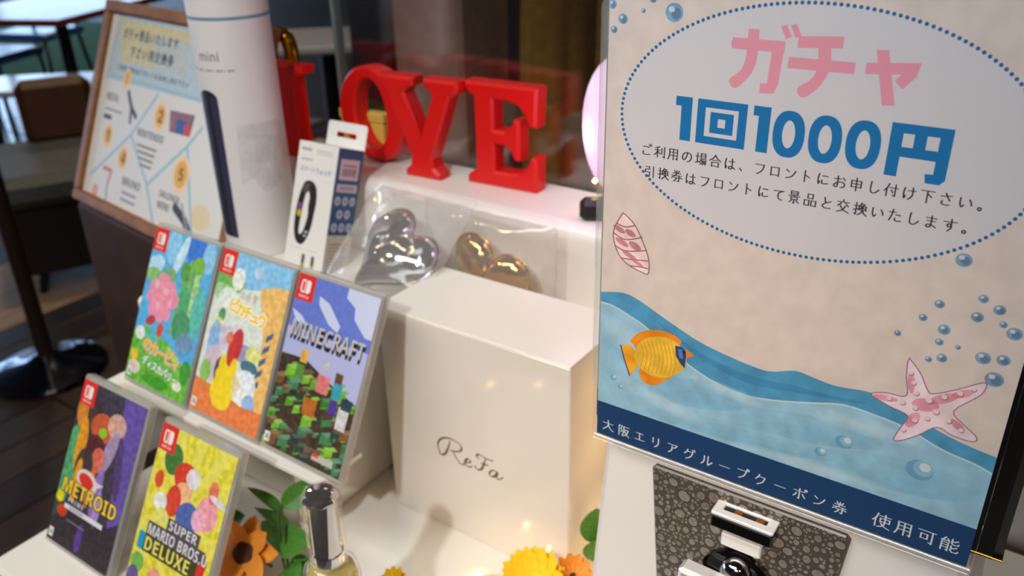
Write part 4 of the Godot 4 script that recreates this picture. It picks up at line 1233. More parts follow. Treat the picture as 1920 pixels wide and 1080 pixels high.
# ------------------------------------------------------------------ boxed prizes
func prizes() -> void:
	# large gift box
	var w := 0.2078
	var h := 0.2300
	var d := 0.0999
	var o := thing("gift_box", "large glossy cream gift box with gold script lettering", "gift box", V(-0.2958 + w / 2, TOP, -0.1165 - d / 2))
	var cream := mat(rgb(222, 215, 207), 0.1)
	part(o, "body", cbox(Vector3(w, h - 0.0006, d), 0.0012), cream)
	var lid := part(o, "lid", cbox(Vector3(w, 0.0014, d), 0.0005), mat(rgb(236, 235, 222), 0.3), Vector3(0, h - 0.0007, 0))  # thin sheet in lighter cream, stronger light from above put into its colour
	var gold := mat(rgb(120, 98, 44), 0.28, 0.8)
	var at := Vector3(-w / 2, 0, d / 2 + 0.0001)
	script_word(o, at, gold)

	# tall white tube
	o = thing("tube_carton", "tall white cylindrical carton with blue ring and dark iron picture", "carton", V(-0.596, MID, -0.2355), Vector3(0, 2.484, 0))
	var r := 0.0435
	var tall := 0.34
	var cv := Cv.new(273, 316, 2.4, rgb(226, 218, 214))
	cv.make_grain(0.02, 9)
	# the printed face, half way round the sleeve, is turned to the front of the display
	var face := PI
	var ux := func(deg: float) -> float: return fposmod(face + deg_to_rad(deg), TAU) / TAU * 273.0
	cv.rect(0, 267.0, 273, 3.4, rgb(110, 142, 162))
	cv.letters("mini", Vector2(ux.call(-57), 225), 10, rgb(92, 84, 86), false)
	for k in 14: cv.rect(ux.call(-80.0 + 5.6 * k), 214, 3.0 - 0.9 * (k % 3), 2.2, rgb(126, 116, 112))
	cv.oval(ux.call(-56), 184, 15, 9, rgb(40, 38, 46))
	cv.poly([Vector2(ux.call(-76), 184), Vector2(ux.call(-36), 184), Vector2(ux.call(-40), 20), Vector2(ux.call(-80), 20)], rgb(40, 38, 46))
	cv.poly([Vector2(ux.call(-50), 188), Vector2(ux.call(-36), 184), Vector2(ux.call(-40), 20), Vector2(ux.call(-54), 20)], rgb(58, 54, 78))
	cv.poly([Vector2(ux.call(-14), 156), Vector2(ux.call(58), 156), Vector2(ux.call(60), 130), Vector2(ux.call(40), 118), Vector2(ux.call(46), 86), Vector2(ux.call(14), 74), Vector2(ux.call(-2), 94), Vector2(ux.call(-20), 86)], rgb(212, 204, 201), 1, 0.05)
	cv.poly([Vector2(ux.call(8), 144), Vector2(ux.call(36), 140), Vector2(ux.call(28), 112), Vector2(ux.call(4), 98)], rgb(202, 194, 192), 1, 0.06)
	part(o, "sleeve", lathe([Vector2(r, 0.004), Vector2(r, tall - 0.02)], 64), printed(cv, 0.4))
	var cap := mat(rgb(224, 216, 210), 0.4)
	part(o, "end_cap", lathe([Vector2(0, 0), Vector2(r - 0.001, 0), Vector2(r + 0.0003, 0.001), Vector2(r + 0.0003, 0.004), Vector2(0, 0.004)], 64), cap)
	part(o, "lid", lathe([Vector2(0, tall - 0.02), Vector2(r + 0.0006, tall - 0.02), Vector2(r + 0.0006, tall), Vector2(0, tall)], 64), cap)

	# smart band carton with hang tab
	o = thing("band_carton", "white and blue wristband carton with a hang tab, leaning on the shelf", "carton", V(-0.5235, MID, -0.200), Vector3(deg_to_rad(-20), 0, 0))
	var bw := 0.0615
	var bh := 0.147
	var bd := 0.040
	part(o, "box", cbox(Vector3(bw, bh, bd), 0.0008), mat(rgb(226, 222, 216), 0.4), Vector3(bw / 2, 0, -bd / 2))
	cv = Cv.new(61, 146.6, 5.0, rgb(232, 226, 218))
	band_print(cv)
	part(o, "front_print", paper(0.061, 0.1466), printed(cv, 0.35), Vector3(0.00025, 0.0002, 0.0003))
	cv = Cv.new(39.6, 146.6, 5.0, rgb(40, 78, 120))
	side_print(cv)
	part(o, "side_print", paper(0.0396, 0.1466), printed(cv, 0.35), Vector3(bw + 0.0003, 0.0002, -0.0002), Vector3(0, PI / 2, 0))
	var tab_o := rounded(bw, 0.034, 0.004, 3)
	var tab_i := []
	for p in tab_o:
		tab_i.append(Vector2(lerpf(bw / 2, p.x, 0.5), lerpf(0.020, p.y, 0.17)))
	part(o, "hang_tab", ring_extrude(tab_o, tab_i, 0.0007, 0.0001), mat(rgb(232, 228, 222), 0.4), Vector3(0, bh - 0.006, -bd - 0.0001))

	# foil hearts in clear bags
	foil_heart("silver", V(-0.355, MID + 0.003, -0.178), 0.86, -0.05, 0.135, 0.125, M.silver_foil, "silver foil heart balloon inside a clear bag beside the gift box", "clear plastic bag around the silver foil heart")
	foil_heart("gold", V(-0.268, TOP + 0.166, -0.2735), 0.04, 0.0, 0.165, 0.115, M.gold_foil, "gold foil heart balloon inside a clear bag behind the gift box", "clear plastic bag around the gold foil heart")


func foil_heart(kind: String, at: Vector3, lean: float, turn: float, bw: float, bh: float, m: Material, label: String, bag_label: String) -> void:
	var heart := thing("foil_balloon", label, "foil balloon", at, Vector3(-lean, turn, 0), "foil heart balloons")
	var tilt := -0.45 if kind == "silver" else -0.3
	var f := func(u: float, v: float, side: float) -> Vector3:
		var t := TAU * u
		var hx := 16.0 * pow(sin(t), 3) / 17.0
		var hy := (13.0 * cos(t) - 5.0 * cos(2 * t) - 2.0 * cos(3 * t) - cos(4 * t) + 2.5) / 17.0
		var z := side * 0.36 * pow(maxf(1.0 - pow(v, 2.4), 0.0), 0.62) * (1.0 + 0.07 * sin(t * 22.0) * pow(v, 5))
		var p := Vector3(hx * v, hy * v, z) * (0.056 if kind == "silver" else 0.051)
		return p.rotated(Vector3(0, 0, 1), tilt) + Vector3(0, 0.047 if kind == "silver" else 0.040, 0.022)
	var st := begin(0)
	add_sheet(st, 72, 12, func(u, v): return f.call(u, v, 1.0), true)
	add_sheet(st, 72, 12, func(u, v): return f.call(u, v, -1.0), false)
	part(heart, "foil", done(st), m)
	part(heart, "seam", tube(range(73).map(func(n): return f.call(n / 72.0, 1.0, 1.0)), 0.0012, 5), m)
	var n := FastNoiseLite.new()
	n.seed = 31 if kind == "silver" else 47
	n.frequency = 26.0
	var bag := thing("clear_bag", bag_label, "plastic bag", at, Vector3(-lean, turn, 0), "clear bags of foil balloons")
	var g := func(u: float, v: float, side: float) -> Vector3:
		var a := 2 * u - 1
		var b := 2 * v - 1
		var puff := pow(maxf(1 - a * a, 0), 0.5) * pow(maxf(1 - b * b, 0), 0.5)
		var x := a * bw / 2
		var y := v * bh
		return Vector3(x, y, 0.022 + side * 0.0235 * puff + 0.004 * n.get_noise_2d(x, y + side * 3.0))
	for s in [1, -1]:
		part(bag, "film_side", sheet(26, 20, func(u, v): return g.call(u, v, float(s)), s < 0), M.film)
	part(bag, "seal_strip", sheet(20, 2, func(u, v): return g.call(u, 1.0, 1.0) + Vector3(0, 0.01 * v, 0.001 * sin(u * 30))), M.film)


# The gold script word on the gift box: pen strokes as thin raised ribbons.
func script_word(o: Node3D, at: Vector3, m: Material) -> void:
	var strokes := {
		"letter_r": [[0.0645, 0.0905, 0.0628, 0.0935, 0.0632, 0.0985, 0.0672, 0.1040, 0.0745, 0.1068, 0.0825, 0.1062, 0.0862, 0.1030, 0.0850, 0.0990, 0.0800, 0.0965, 0.0750, 0.0958], [0.0752, 0.1046, 0.0735, 0.0985, 0.0705, 0.0915, 0.0668, 0.0880, 0.0640, 0.0882, 0.0642, 0.0902], [0.0775, 0.0958, 0.0805, 0.0905, 0.0838, 0.0868, 0.0868, 0.0866, 0.0885, 0.0882]],
		"letter_e": [[0.0895, 0.0898, 0.0932, 0.0912, 0.0945, 0.0932, 0.0925, 0.0945, 0.0900, 0.0925, 0.0892, 0.0890, 0.0908, 0.0868, 0.0938, 0.0872, 0.0960, 0.0890]],
		"letter_f": [[0.1025, 0.0985, 0.1008, 0.1000, 0.1012, 0.1022, 0.1045, 0.1030, 0.1100, 0.1018, 0.1160, 0.1022], [0.1090, 0.1018, 0.1075, 0.0965, 0.1050, 0.0905, 0.1015, 0.0880, 0.0988, 0.0890, 0.0990, 0.0908], [0.1045, 0.0955, 0.1080, 0.0958, 0.1115, 0.0962]],
		"letter_a": [[0.1195, 0.0925, 0.1170, 0.0938, 0.1138, 0.0922, 0.1122, 0.0888, 0.1135, 0.0868, 0.1162, 0.0878, 0.1185, 0.0905, 0.1198, 0.0932, 0.1186, 0.0888, 0.1198, 0.0868, 0.1222, 0.0878, 0.1245, 0.0905]],
	}
	for name in strokes:
		var st := begin(0)
		for l in strokes[name]:
			var p := curve(pts(l), 6)
			var rad := []
			var way := []
			for k in p.size():
				var d: Vector2 = (p[mini(k + 1, p.size() - 1)] - p[maxi(k - 1, 0)]).normalized()
				rad.append(0.00042 + 0.00085 * pow(maxf(0.0, absf(d.dot(Vector2(-0.45, -0.9)))), 3) * sin(PI * clampf(float(k) / (p.size() - 1), 0.06, 0.94)))
				way.append(at + Vector3(0.0628 + (p[k].x - 0.0628) * 1.22, 0.0866 + (p[k].y - 0.0866) * 1.2, 0))
			add_tube(st, way, rad, 6)
		part(o, name, done(st), m)


func band_print(cv: Cv) -> void:
	for k in 6: cv.rect(5 + 2.7 * k, 137 - 0.0 * k, 2.0, 3.2 - 0.8 * (k % 2), rgb(128, 132, 158))
	cv.rect(28, 138, 24, 1.2, rgb(180, 174, 176))
	cv.rect(28, 135, 26, 1.0, rgb(190, 184, 186))
	for k in 7: cv.rect(6 + 2.5 * k, 126, 1.8, 2.4 - 0.6 * (k % 2), rgb(150, 148, 166))
	write(cv, "スマートウォッチ", Vector2(5, 113), 6.8, 6.2, 0.8, 1.0, rgb(150, 150, 178))
	# wristband loop
	var ink := rgb(46, 42, 44)
	var a := curve(pts([12, 92, 17, 102, 27, 104, 35, 98, 38, 84, 37, 68, 35, 52, 30, 38, 23, 31, 14, 34, 9, 46, 8, 62, 9, 78, 12, 92]), 6)
	var b := curve(pts([20, 88, 24, 92, 27, 86, 26.5, 76, 27.5, 66, 26, 56, 23, 46, 19, 42, 16.5, 46, 17, 60, 18, 74, 20, 88]), 6)
	cv.polys([a, b], ink)
	cv.poly(pts([13, 92, 17, 100, 26, 102, 24, 93, 20, 89]), rgb(84, 78, 78))
	cv.oval(13.4, 74, 3.2, 4.4, rgb(120, 70, 150))
	cv.oval(13.4, 66, 3.2, 4.2, rgb(196, 176, 40))
	cv.rect(26, 45, 4.4, 2.2, rgb(206, 202, 200))
	cv.rect(24.6, 40.4, 4.4, 2.2, rgb(206, 202, 200))
	for x in [27.0, 42.0]:
		cv.rect(x, 6, 5, 15, rgb(92, 84, 70))
		cv.rect(x + 0.6, 6.8, 3.8, 4, rgb(180, 170, 50))
	cv.rect(6, 26, 20, 0.9, rgb(200, 192, 188))
	cv.rect(32, 26, 18, 0.9, rgb(200, 192, 188))


func side_print(cv: Cv) -> void:
	cv.rect(0, 0, 39.6, 49, rgb(196, 182, 170))
	for k in 9: cv.rect(4, 6 + 4 * k, 31 - (k * 7) % 9, 1.2, rgb(120, 108, 100))
	cv.rect(0, 49, 39.6, 0.8, rgb(60, 60, 70))
	cv.rect(5, 112, 30, 23, rgb(206, 186, 190))
	cv.rect(9, 127, 22, 2, rgb(130, 110, 116))
	var x := 9.0
	var k := 0
	while x < 31.0:
		var bw: float = [0.6, 1.0, 0.5, 1.4, 0.7][k % 5]
		cv.rect(x, 116, bw, 9, rgb(110, 88, 92))
		x += bw + [0.6, 0.4, 0.9, 0.5][k % 4]
		k += 1
	cv.rect(4, 98, 32, 9, rgb(196, 186, 196))
	for n in 5: cv.rect(9 + 4.6 * n, 100.6, 3, 4, rgb(150, 110, 130))
	for p in [[8, 88], [20, 88], [31.6, 88], [14, 73], [26, 73], [8, 58], [20, 58], [31.6, 58]]:
		cv.oval(p[0], p[1], 4.8, 5.2, rgb(176, 180, 196))
		cv.oval(p[0], p[1], 2.2, 2.4, rgb(130, 134, 160))


# ------------------------------------------------------------------ game cases
func logo(cv: Cv) -> void:  # red maker's tab with the two white controller halves
	cv.rect(0, 137, 22, 24, rgb(222, 52, 44))
	cv.polys([pts([6, 156, 10.4, 156, 10.4, 144, 6, 144, 4.6, 146, 4.6, 154]), pts([6.4, 154.4, 9.2, 154.4, 9.2, 145.6, 6.4, 145.6])], rgb(240, 232, 228))
	cv.poly(pts([11.4, 156, 15.4, 156, 16.8, 154, 16.8, 146, 15.4, 144, 11.4, 144]), rgb(240, 232, 228))
	cv.letters("SWITCH", Vector2(4, 139.4), 2.6, rgb(240, 232, 228))
	cv.rect(2, 3, 7, 9, rgb(232, 228, 222))
	cv.letters("A", Vector2(3.6, 5), 5, rgb(90, 84, 84))


func blobs(cv: Cv, list: Array) -> void:
	for l in list:
		cv.oval(l[0], l[1], l[2], l[3], rgb(l[4], l[5], l[6]), 0.9, l[7] if l.size() > 7 else 0.0, 0.12)


func cover(kind: int) -> Cv:
	var cv := Cv.new(100, 161, 4.0, rgb(120, 180, 220))
	cv.make_grain(0.03, 40 + kind)
	if kind == 0:      # meadow under a blue sky with a tower of leaves and a pink blossom bush
		cv.rect(0, 0, 100, 161, rgb(96, 176, 226), 1, 0.1)
		blobs(cv, [[70, 150, 14, 20, 70, 120, 210], [34, 146, 12, 18, 150, 206, 238], [10, 122, 16, 10, 190, 224, 240, 0.5], [48, 140, 6, 22, 214, 236, 246, -0.3], [90, 146, 10, 16, 150, 200, 232]])
		cv.poly(pts([54, 60, 58, 130, 66, 140, 78, 142, 86, 132, 84, 60]), rgb(120, 176, 110), 1, 0.2)
		cv.poly(pts([74, 60, 76, 132, 84, 130, 84, 60]), rgb(176, 214, 150), 0.8, 0.2)
		blobs(cv, [[60, 126, 8, 10, 96, 156, 70], [78, 136, 9, 9, 130, 186, 70], [12, 112, 14, 8, 140, 190, 110], [36, 116, 12, 10, 130, 170, 120], [66, 96, 10, 16, 90, 170, 120], [90, 90, 10, 26, 100, 190, 170], [70, 72, 14, 16, 80, 150, 110], [82, 56, 14, 12, 120, 150, 180], [92, 44, 10, 8, 90, 170, 220]])
		cv.poly(pts([0, 52, 20, 60, 40, 54, 60, 50, 80, 36, 100, 40, 100, 0, 0, 0]), rgb(110, 184, 66), 1, 0.22)
		blobs(cv, [[10, 50, 8, 7, 238, 238, 240], [30, 52, 12, 6, 90, 190, 190], [70, 40, 14, 4, 210, 220, 70, -0.5], [8, 26, 7, 6, 236, 196, 60], [12, 14, 10, 7, 236, 206, 200], [84, 14, 7, 5, 244, 236, 226], [50, 8, 22, 6, 70, 150, 50], [92, 30, 8, 12, 70, 150, 60]])
		for p in [[18, 100, 9], [30, 108, 10], [42, 102, 10], [24, 88, 11], [38, 86, 12], [30, 96, 13], [14, 90, 7], [50, 94, 9], [34, 76, 9], [22, 78, 8], [44, 78, 7]]:
			cv.oval(p[0], p[1], p[2], p[2], rgb(242, 150, 172), 0.92, 0, 0.08)
		for p in [[20, 104, 4], [36, 100, 4], [46, 90, 3], [28, 84, 4]]: cv.oval(p[0], p[1], p[2], p[2], rgb(248, 182, 196), 0.8)
		blobs(cv, [[22, 66, 8, 5, 200, 60, 60, 0.5], [40, 60, 5, 8, 226, 76, 60]])
		for q in [[2.4, rgb(150, 156, 190)], [0.0, rgb(248, 200, 40)]]:
			write(cv, "のカービィ", Vector2(18, 34), 15, 12.4, 2.6 + q[0], 2.8 + q[0], q[1], 0, 1.6)
		for q in [[2.0, rgb(80, 150, 70)], [0.0, rgb(244, 250, 236)]]:
			write(cv, "ディスカバリー", Vector2(22, 20), 9.5, 8.6, 1.4 + q[0], 1.6 + q[0], q[1], 0, 1.0)
	elif kind == 1:    # sunny town square
		cv.rect(0, 0, 100, 161, rgb(222, 226, 214), 1, 0.08)
		cv.poly(pts([0, 161, 100, 161, 100, 136, 60, 132, 0, 122]), rgb(140, 196, 230), 1, 0.12)
		cv.poly(pts([62, 134, 80, 140, 100, 142, 100, 20, 84, 20, 80, 90]), rgb(240, 188, 110), 1, 0.12)
		blobs(cv, [[18, 132, 22, 12, 120, 176, 80], [10, 120, 14, 8, 170, 206, 150], [30, 136, 9, 11, 250, 244, 236], [22, 116, 14, 10, 230, 236, 226], [56, 148, 7, 6, 190, 210, 236], [18, 98, 5, 7, 90, 150, 80], [16, 88, 7, 7, 240, 226, 130], [26, 78, 22, 12, 206, 196, 214], [44, 82, 12, 12, 220, 210, 220], [60, 70, 16, 9, 150, 150, 190], [14, 70, 8, 22, 140, 180, 220]])
		for k in 5: cv.poly(pts([84 - k * 1.2, 94 - 12 * k, 92 - k * 1.2, 100 - 12 * k, 92 - k * 1.2, 94 - 12 * k, 84 - k * 1.2, 88 - 12 * k]), rgb(70, 96, 140), 0.9)
		blobs(cv, [[46, 72, 9, 20, 204, 50, 46, -0.15], [36, 80, 5, 6, 226, 120, 90], [72, 72, 10, 9, 232, 228, 130], [70, 60, 12, 6, 70, 110, 130], [20, 50, 14, 18, 214, 186, 200], [32, 46, 8, 14, 60, 70, 84], [70, 40, 15, 17, 234, 238, 242], [66, 26, 12, 14, 240, 236, 226], [12, 40, 8, 12, 140, 190, 90], [80, 26, 9, 10, 150, 180, 226], [56, 40, 7, 8, 230, 210, 160]])
		cv.poly(pts([0, 32, 40, 28, 70, 22, 100, 24, 100, 0, 0, 0]), rgb(232, 130, 74), 1, 0.12)
		for p in [[40, 42, 13, 12], [36, 28, 12, 14], [46, 26, 11, 14], [34, 54, 5, 9], [50, 54, 5, 9], [42, 18, 13, 8]]: cv.oval(p[0], p[1], p[2], p[3], rgb(248, 214, 44), 0.95, 0, 0.06)
		for q in [[2.2, rgb(252, 248, 236)], [0.0, rgb(250, 200, 30)]]:
			write(cv, "ピカチュウ", Vector2(24, 104), 14, 10.6, 2.2 + q[0], 2.4 + q[0], q[1], 0, 1.2)
		write(cv, "大合景", Vector2(36, 119), 8, 9, 1.0, 1.2, rgb(200, 186, 170))
	elif kind == 2:    # block landscape
		cv.rect(0, 0, 100, 161, rgb(178, 180, 220))
		cv.rect(0, 112, 100, 49, rgb(108, 124, 204), 1, 0.06)
		for p in [[[30, 146, 44, 142, 62, 126, 60, 120, 48, 124, 32, 138]], [[62, 161, 100, 161, 100, 124, 92, 124, 76, 136, 74, 146, 62, 152]], [[0, 128, 14, 124, 24, 116, 8, 118]]]:
			cv.poly(pts(p[0]), rgb(204, 208, 234))
		cv.letters("MINECRAFT", Vector2(5.6, 100.6), 15, rgb(46, 42, 44), true, false, 0.80)
		cv.letters("MINECRAFT", Vector2(6.2, 102.6), 15, rgb(46, 42, 44), true, false, 0.80)
		cv.letters("MINECRAFT", Vector2(5, 104.6), 15, rgb(196, 188, 186), true, false, 0.80)
		cv.poly(pts([0, 86, 30, 88, 52, 80, 70, 74, 100, 66, 100, 0, 0, 0]), rgb(70, 58, 46), 1, 0.25)
		var r := RandomNumberGenerator.new()
		r.seed = 5
		for k in 90:
			var x := r.randf_range(-4, 98)
			var y := r.randf_range(-4, 82 - x * 0.16)
			var c: Color = [rgb(92, 160, 50), rgb(126, 186, 54), rgb(60, 116, 46), rgb(124, 84, 54), rgb(86, 60, 46), rgb(50, 64, 56), rgb(70, 130, 90)][r.randi() % 7]
			var w := r.randf_range(5, 13)
			cv.poly([Vector2(x, y), Vector2(x + w, y + w * 0.35), Vector2(x + w, y + w * 1.2), Vector2(x, y + w * 0.85)], c, 0.92, 0.12)
			cv.poly([Vector2(x, y + w * 0.85), Vector2(x + w, y + w * 1.2), Vector2(x + w * 1.5, y + w), Vector2(x + w * 0.5, y + w * 0.66)], c.lightened(0.18), 0.92)
		for q in [[24, 84, 9, 12, 226, 170, 70], [22, 70, 10, 12, 96, 140, 60], [52, 84, 8, 10, 190, 186, 190], [50, 64, 15, 16, 226, 120, 120], [70, 78, 9, 9, 110, 70, 50], [70, 64, 11, 14, 60, 160, 180], [70, 50, 9, 13, 80, 60, 150], [82, 40, 12, 20, 214, 206, 210], [40, 40, 16, 16, 190, 104, 44], [84, 58, 12, 10, 50, 70, 80]]:
			cv.rect(q[0], q[1], q[2], q[3], rgb(q[4], q[5], q[6]), 0.95, 0.12)
		cv.rect(64, 6, 26, 6, rgb(190, 180, 176))
		cv.rect(64, 9, 8, 3, rgb(220, 80, 70))
	elif kind == 3:    # dark machine hall in orange and violet
		cv.rect(0, 0, 100, 161, rgb(70, 62, 74), 1, 0.2)
		cv.poly(pts([66, 161, 100, 161, 100, 50, 84, 40, 78, 90]), rgb(104, 84, 158), 1, 0.15)
		cv.poly(pts([0, 110, 16, 130, 18, 60, 12, 30, 0, 20]), rgb(86, 160, 110), 1, 0.2)
		blobs(cv, [[14, 132, 14, 18, 226, 140, 50], [30, 128, 12, 22, 66, 54, 56, 0.3], [44, 124, 18, 14, 214, 96, 60], [64, 132, 14, 12, 220, 170, 150], [46, 120, 6, 5, 130, 206, 50], [40, 104, 16, 12, 90, 46, 48], [62, 106, 8, 24, 170, 150, 180, -0.3], [18, 100, 8, 26, 236, 156, 40], [48, 94, 10, 12, 226, 110, 90], [30, 80, 14, 20, 70, 60, 58], [24, 66, 6, 22, 240, 160, 40], [46, 66, 5, 20, 226, 120, 50], [58, 64, 7, 26, 150, 120, 190], [64, 50, 5, 18, 180, 150, 206], [80, 96, 6, 30, 84, 66, 110, 0.2], [50, 16, 6, 16, 96, 70, 150]])
		cv.rect(0, 0, 100, 40, rgb(60, 52, 54), 0.75, 0.1)
		blobs(cv, [[48, 16, 5, 14, 96, 70, 150], [14, 32, 8, 6, 210, 70, 40], [6, 44, 6, 6, 240, 214, 30]])
		cv.oval(40, 70, 17, 10, rgb(222, 206, 200), 1, -0.15)
		cv.oval(39, 70, 12, 6.4, rgb(216, 56, 50), 1, -0.15)
		cv.poly(pts([50, 74, 66, 74, 52, 66]), rgb(222, 206, 200))
		for d in [[-1.0, 0.0], [1.0, 0.0], [0.0, -1.2], [0.0, 1.0]]: cv.letters("METROID", Vector2(6 + d[0], 50 + d[1]), 14, rgb(58, 40, 30), true, false, 1.04)
		cv.letters("METROID", Vector2(6, 50), 14, rgb(244, 206, 66), true, false, 1.04)
		cv.letters("P R I M E", Vector2(20, 43), 4.4, rgb(226, 222, 226))
		cv.rect(16, 36, 62, 4.6, rgb(222, 216, 220))
		cv.letters("REMASTERED", Vector2(24, 36.9), 2.8, rgb(120, 112, 116))
		cv.rect(24, 26, 30, 0.8, rgb(150, 140, 150))
	else:              # bright yellow-green fair
		cv.rect(0, 0, 100, 161, rgb(222, 208, 66), 1, 0.14)
		for k in 14:
			cv.poly([Vector2(48, 96), Vector2(48, 96) + Vector2(120, 0).rotated(TAU * k / 14), Vector2(48, 96) + Vector2(120, 0).rotated(TAU * (k + 0.5) / 14)], rgb(236, 226, 120), 0.5)
		blobs(cv, [[24, 134, 12, 14, 60, 110, 60], [12, 112, 6, 8, 216, 70, 50], [44, 124, 15, 13, 216, 56, 48], [54, 126, 9, 9, 226, 226, 236], [46, 108, 12, 12, 238, 186, 140], [36, 100, 10, 14, 214, 60, 50], [20, 94, 9, 8, 232, 230, 238], [58, 92, 15, 14, 70, 92, 176, 0.3], [26, 82, 9, 8, 224, 216, 120], [80, 104, 13, 15, 238, 150, 176], [72, 96, 9, 10, 242, 176, 196], [82, 124, 6, 10, 224, 110, 100], [90, 118, 12, 3, 220, 214, 236, -0.2], [88, 64, 7, 9, 150, 90, 70]])
		blobs(cv, [[10, 34, 9, 9, 110, 170, 80], [8, 18, 9, 12, 96, 76, 150], [20, 10, 10, 8, 232, 190, 190], [36, 30, 9, 8, 226, 150, 130], [36, 12, 12, 14, 96, 170, 80], [56, 8, 10, 12, 236, 170, 50], [78, 14, 8, 14, 236, 226, 200], [52, 30, 6, 5, 216, 180, 200]])
		cv.rect(12, 60, 78, 14, rgb(86, 80, 82))
		cv.rect(36, 73, 44, 12, rgb(86, 80, 82))
		cv.letters("SUPER", Vector2(39, 75), 8.6, rgb(222, 214, 218), true, false, 1.1)
		cv.letters("MARIO BROS.U", Vector2(14, 62), 10, rgb(222, 214, 218), true, false, 0.86)
		cv.rect(6, 46, 84, 16, rgb(74, 70, 40))
		cv.rect(4, 46, 8, 16, rgb(40, 150, 190))
		cv.rect(84, 46, 10, 16, rgb(214, 56, 46))
		cv.letters("DELUXE", Vector2(14, 48), 12, rgb(228, 218, 110), true, false, 1.05)
	logo(cv)
	return cv


func games() -> void:
	var rows := [[-0.5158, LEDGE, -0.0076, 26.7, -1.0], [-0.4097, LEDGE, -0.0078, 26.7, -1.0], [-0.3031, LEDGE, -0.0072, 26.7, -1.0], [-0.4944, TOP, 0.1185, 28.9, 0.2], [-0.3643, TOP, 0.1219, 28.9, 0.2]]
	var said := ["game case with blue sky meadow cover, leftmost in the row of three", "game case with sunny orange square cover, middle of the row of three", "game case with block landscape cover beside the large gift box", "dark orange and violet game case leaning on the counter edge", "bright yellow green game case leaning behind the perfume bottle"]
	said[0] = "game case with blue sky and green meadow cover on the step"
	said[1] = "game case with sunny orange town square cover on the step"
	said[4] = "bright yellow green game case leaning on the counter"
	for k in 5:
		var r: Array = rows[k]
		var lean := deg_to_rad(r[3])
		var th := 0.0105
		var o := thing("game_case", said[k], "game case", V(r[0], r[1] + th * sin(lean), r[2] + 0.0045 * sin(lean)), Vector3(-lean, deg_to_rad(r[4]), 0), "game cases")
		part(o, "shell", cbox(Vector3(0.1045, 0.1705, th), 0.0018), M.case, Vector3(0, 0, -th / 2))
		part(o, "tray", cbox(Vector3(0.099, 0.164, th - 0.004), 0.001), M.tray, Vector3(0, 0.0033, -th / 2))
		part(o, "cover_print", paper(0.1, 0.161), printed(cover(k), 0.25), Vector3(-0.05, 0.0048, 0.0003))
		part(o, "spine_lip", tube([Vector3(0.0516, 0.004, -0.0008), Vector3(0.0516, 0.166, -0.0008)], 0.0006, 6), M.case)
		if k > 2:
			var e := thing("acrylic_easel", "clear acrylic easel propping the %s game case" % ["dark", "yellow green"][k - 3], "easel", V(r[0], TOP, r[2]), Vector3(0, deg_to_rad(r[4]), 0), "clear easels")
			for s in [-1, 1]:
				part(e, "strut", extrude([Vector2(-0.07, 0), Vector2(-0.0125, 0), Vector2(-0.0605, 0.085), Vector2(-0.07, 0.085)], 0.002, 0.0002), M.acrylic, Vector3(s * 0.03, 0, 0), Vector3(0, -PI / 2, 0))
			part(e, "foot", cbox(Vector3(0.064, 0.002, 0.05), 0.0004), M.acrylic, Vector3(0, 0, -0.045))


# ------------------------------------------------------------------ perfume, flowers, table lights
func petal(len: float, wid: float, lift: float) -> ArrayMesh:
	return sheet(6, 4, func(u, v):
		var w: float = wid * pow(sin(PI * clampf(0.12 + 0.88 * u, 0, 1)), 0.7)
		return Vector3(lerpf(0.003, len, u), lift * u * u * len + 0.18 * w * pow(2 * v - 1, 2), (v - 0.5) * w))


func leaf_mesh(len: float, wid: float) -> ArrayMesh:
	return sheet(8, 6, func(u, v):
		var w: float = wid * pow(maxf(sin(PI * pow(u, 0.8)), 0.0), 0.75)
		return Vector3(len * u, 0.16 * w * absf(2 * v - 1) - 0.12 * len * u * u, (v - 0.5) * w), true)


func flower(at: Vector3, tilt: Vector3, size: float, count: int, m: Material, label: String, foot: Vector3, eye := 0.3) -> void:
	var o := thing("artificial_flower", label, "flower", at, tilt, "artificial flowers")
	var p := petal(size, size * 0.52, 0.25)
	for ring in 2:
		for k in count:
			part(o, "petal", p, m, Vector3(0, 0.0015 * ring, 0), Vector3(0, TAU * (k + 0.5 * ring) / count, 0.10 + 0.22 * ring))
	part(o, "flower_eye", lathe([Vector2(0, -0.002), Vector2(size * eye, -0.001), Vector2(size * eye * 1.06, 0.003), Vector2(size * eye * 0.66, 0.007), Vector2(0, 0.008)], 20), M.flower_eye)
	var inv := o.transform.affine_inverse()
	part(o, "stalk", tube(curve([Vector3(0, -0.001, 0), Vector3(0, -0.012, 0), inv * foot], 5), 0.0014, 6), M.stem)


func sprig(at: Vector3, leaves: Array, label: String) -> void:
	var o := thing("leaf_sprig", label, "leaves", at, Vector3.ZERO, "leaf sprigs")
	var stalk := [Vector3.ZERO]
	for l in leaves:
		stalk.append(l[0])
	part(o, "stalk", tube(curve(stalk, 4), 0.0013, 6), M.stem)
	for l in leaves:
		part(o, "leaf", leaf_mesh(l[2], l[3]), M.leaf, l[0], l[1])


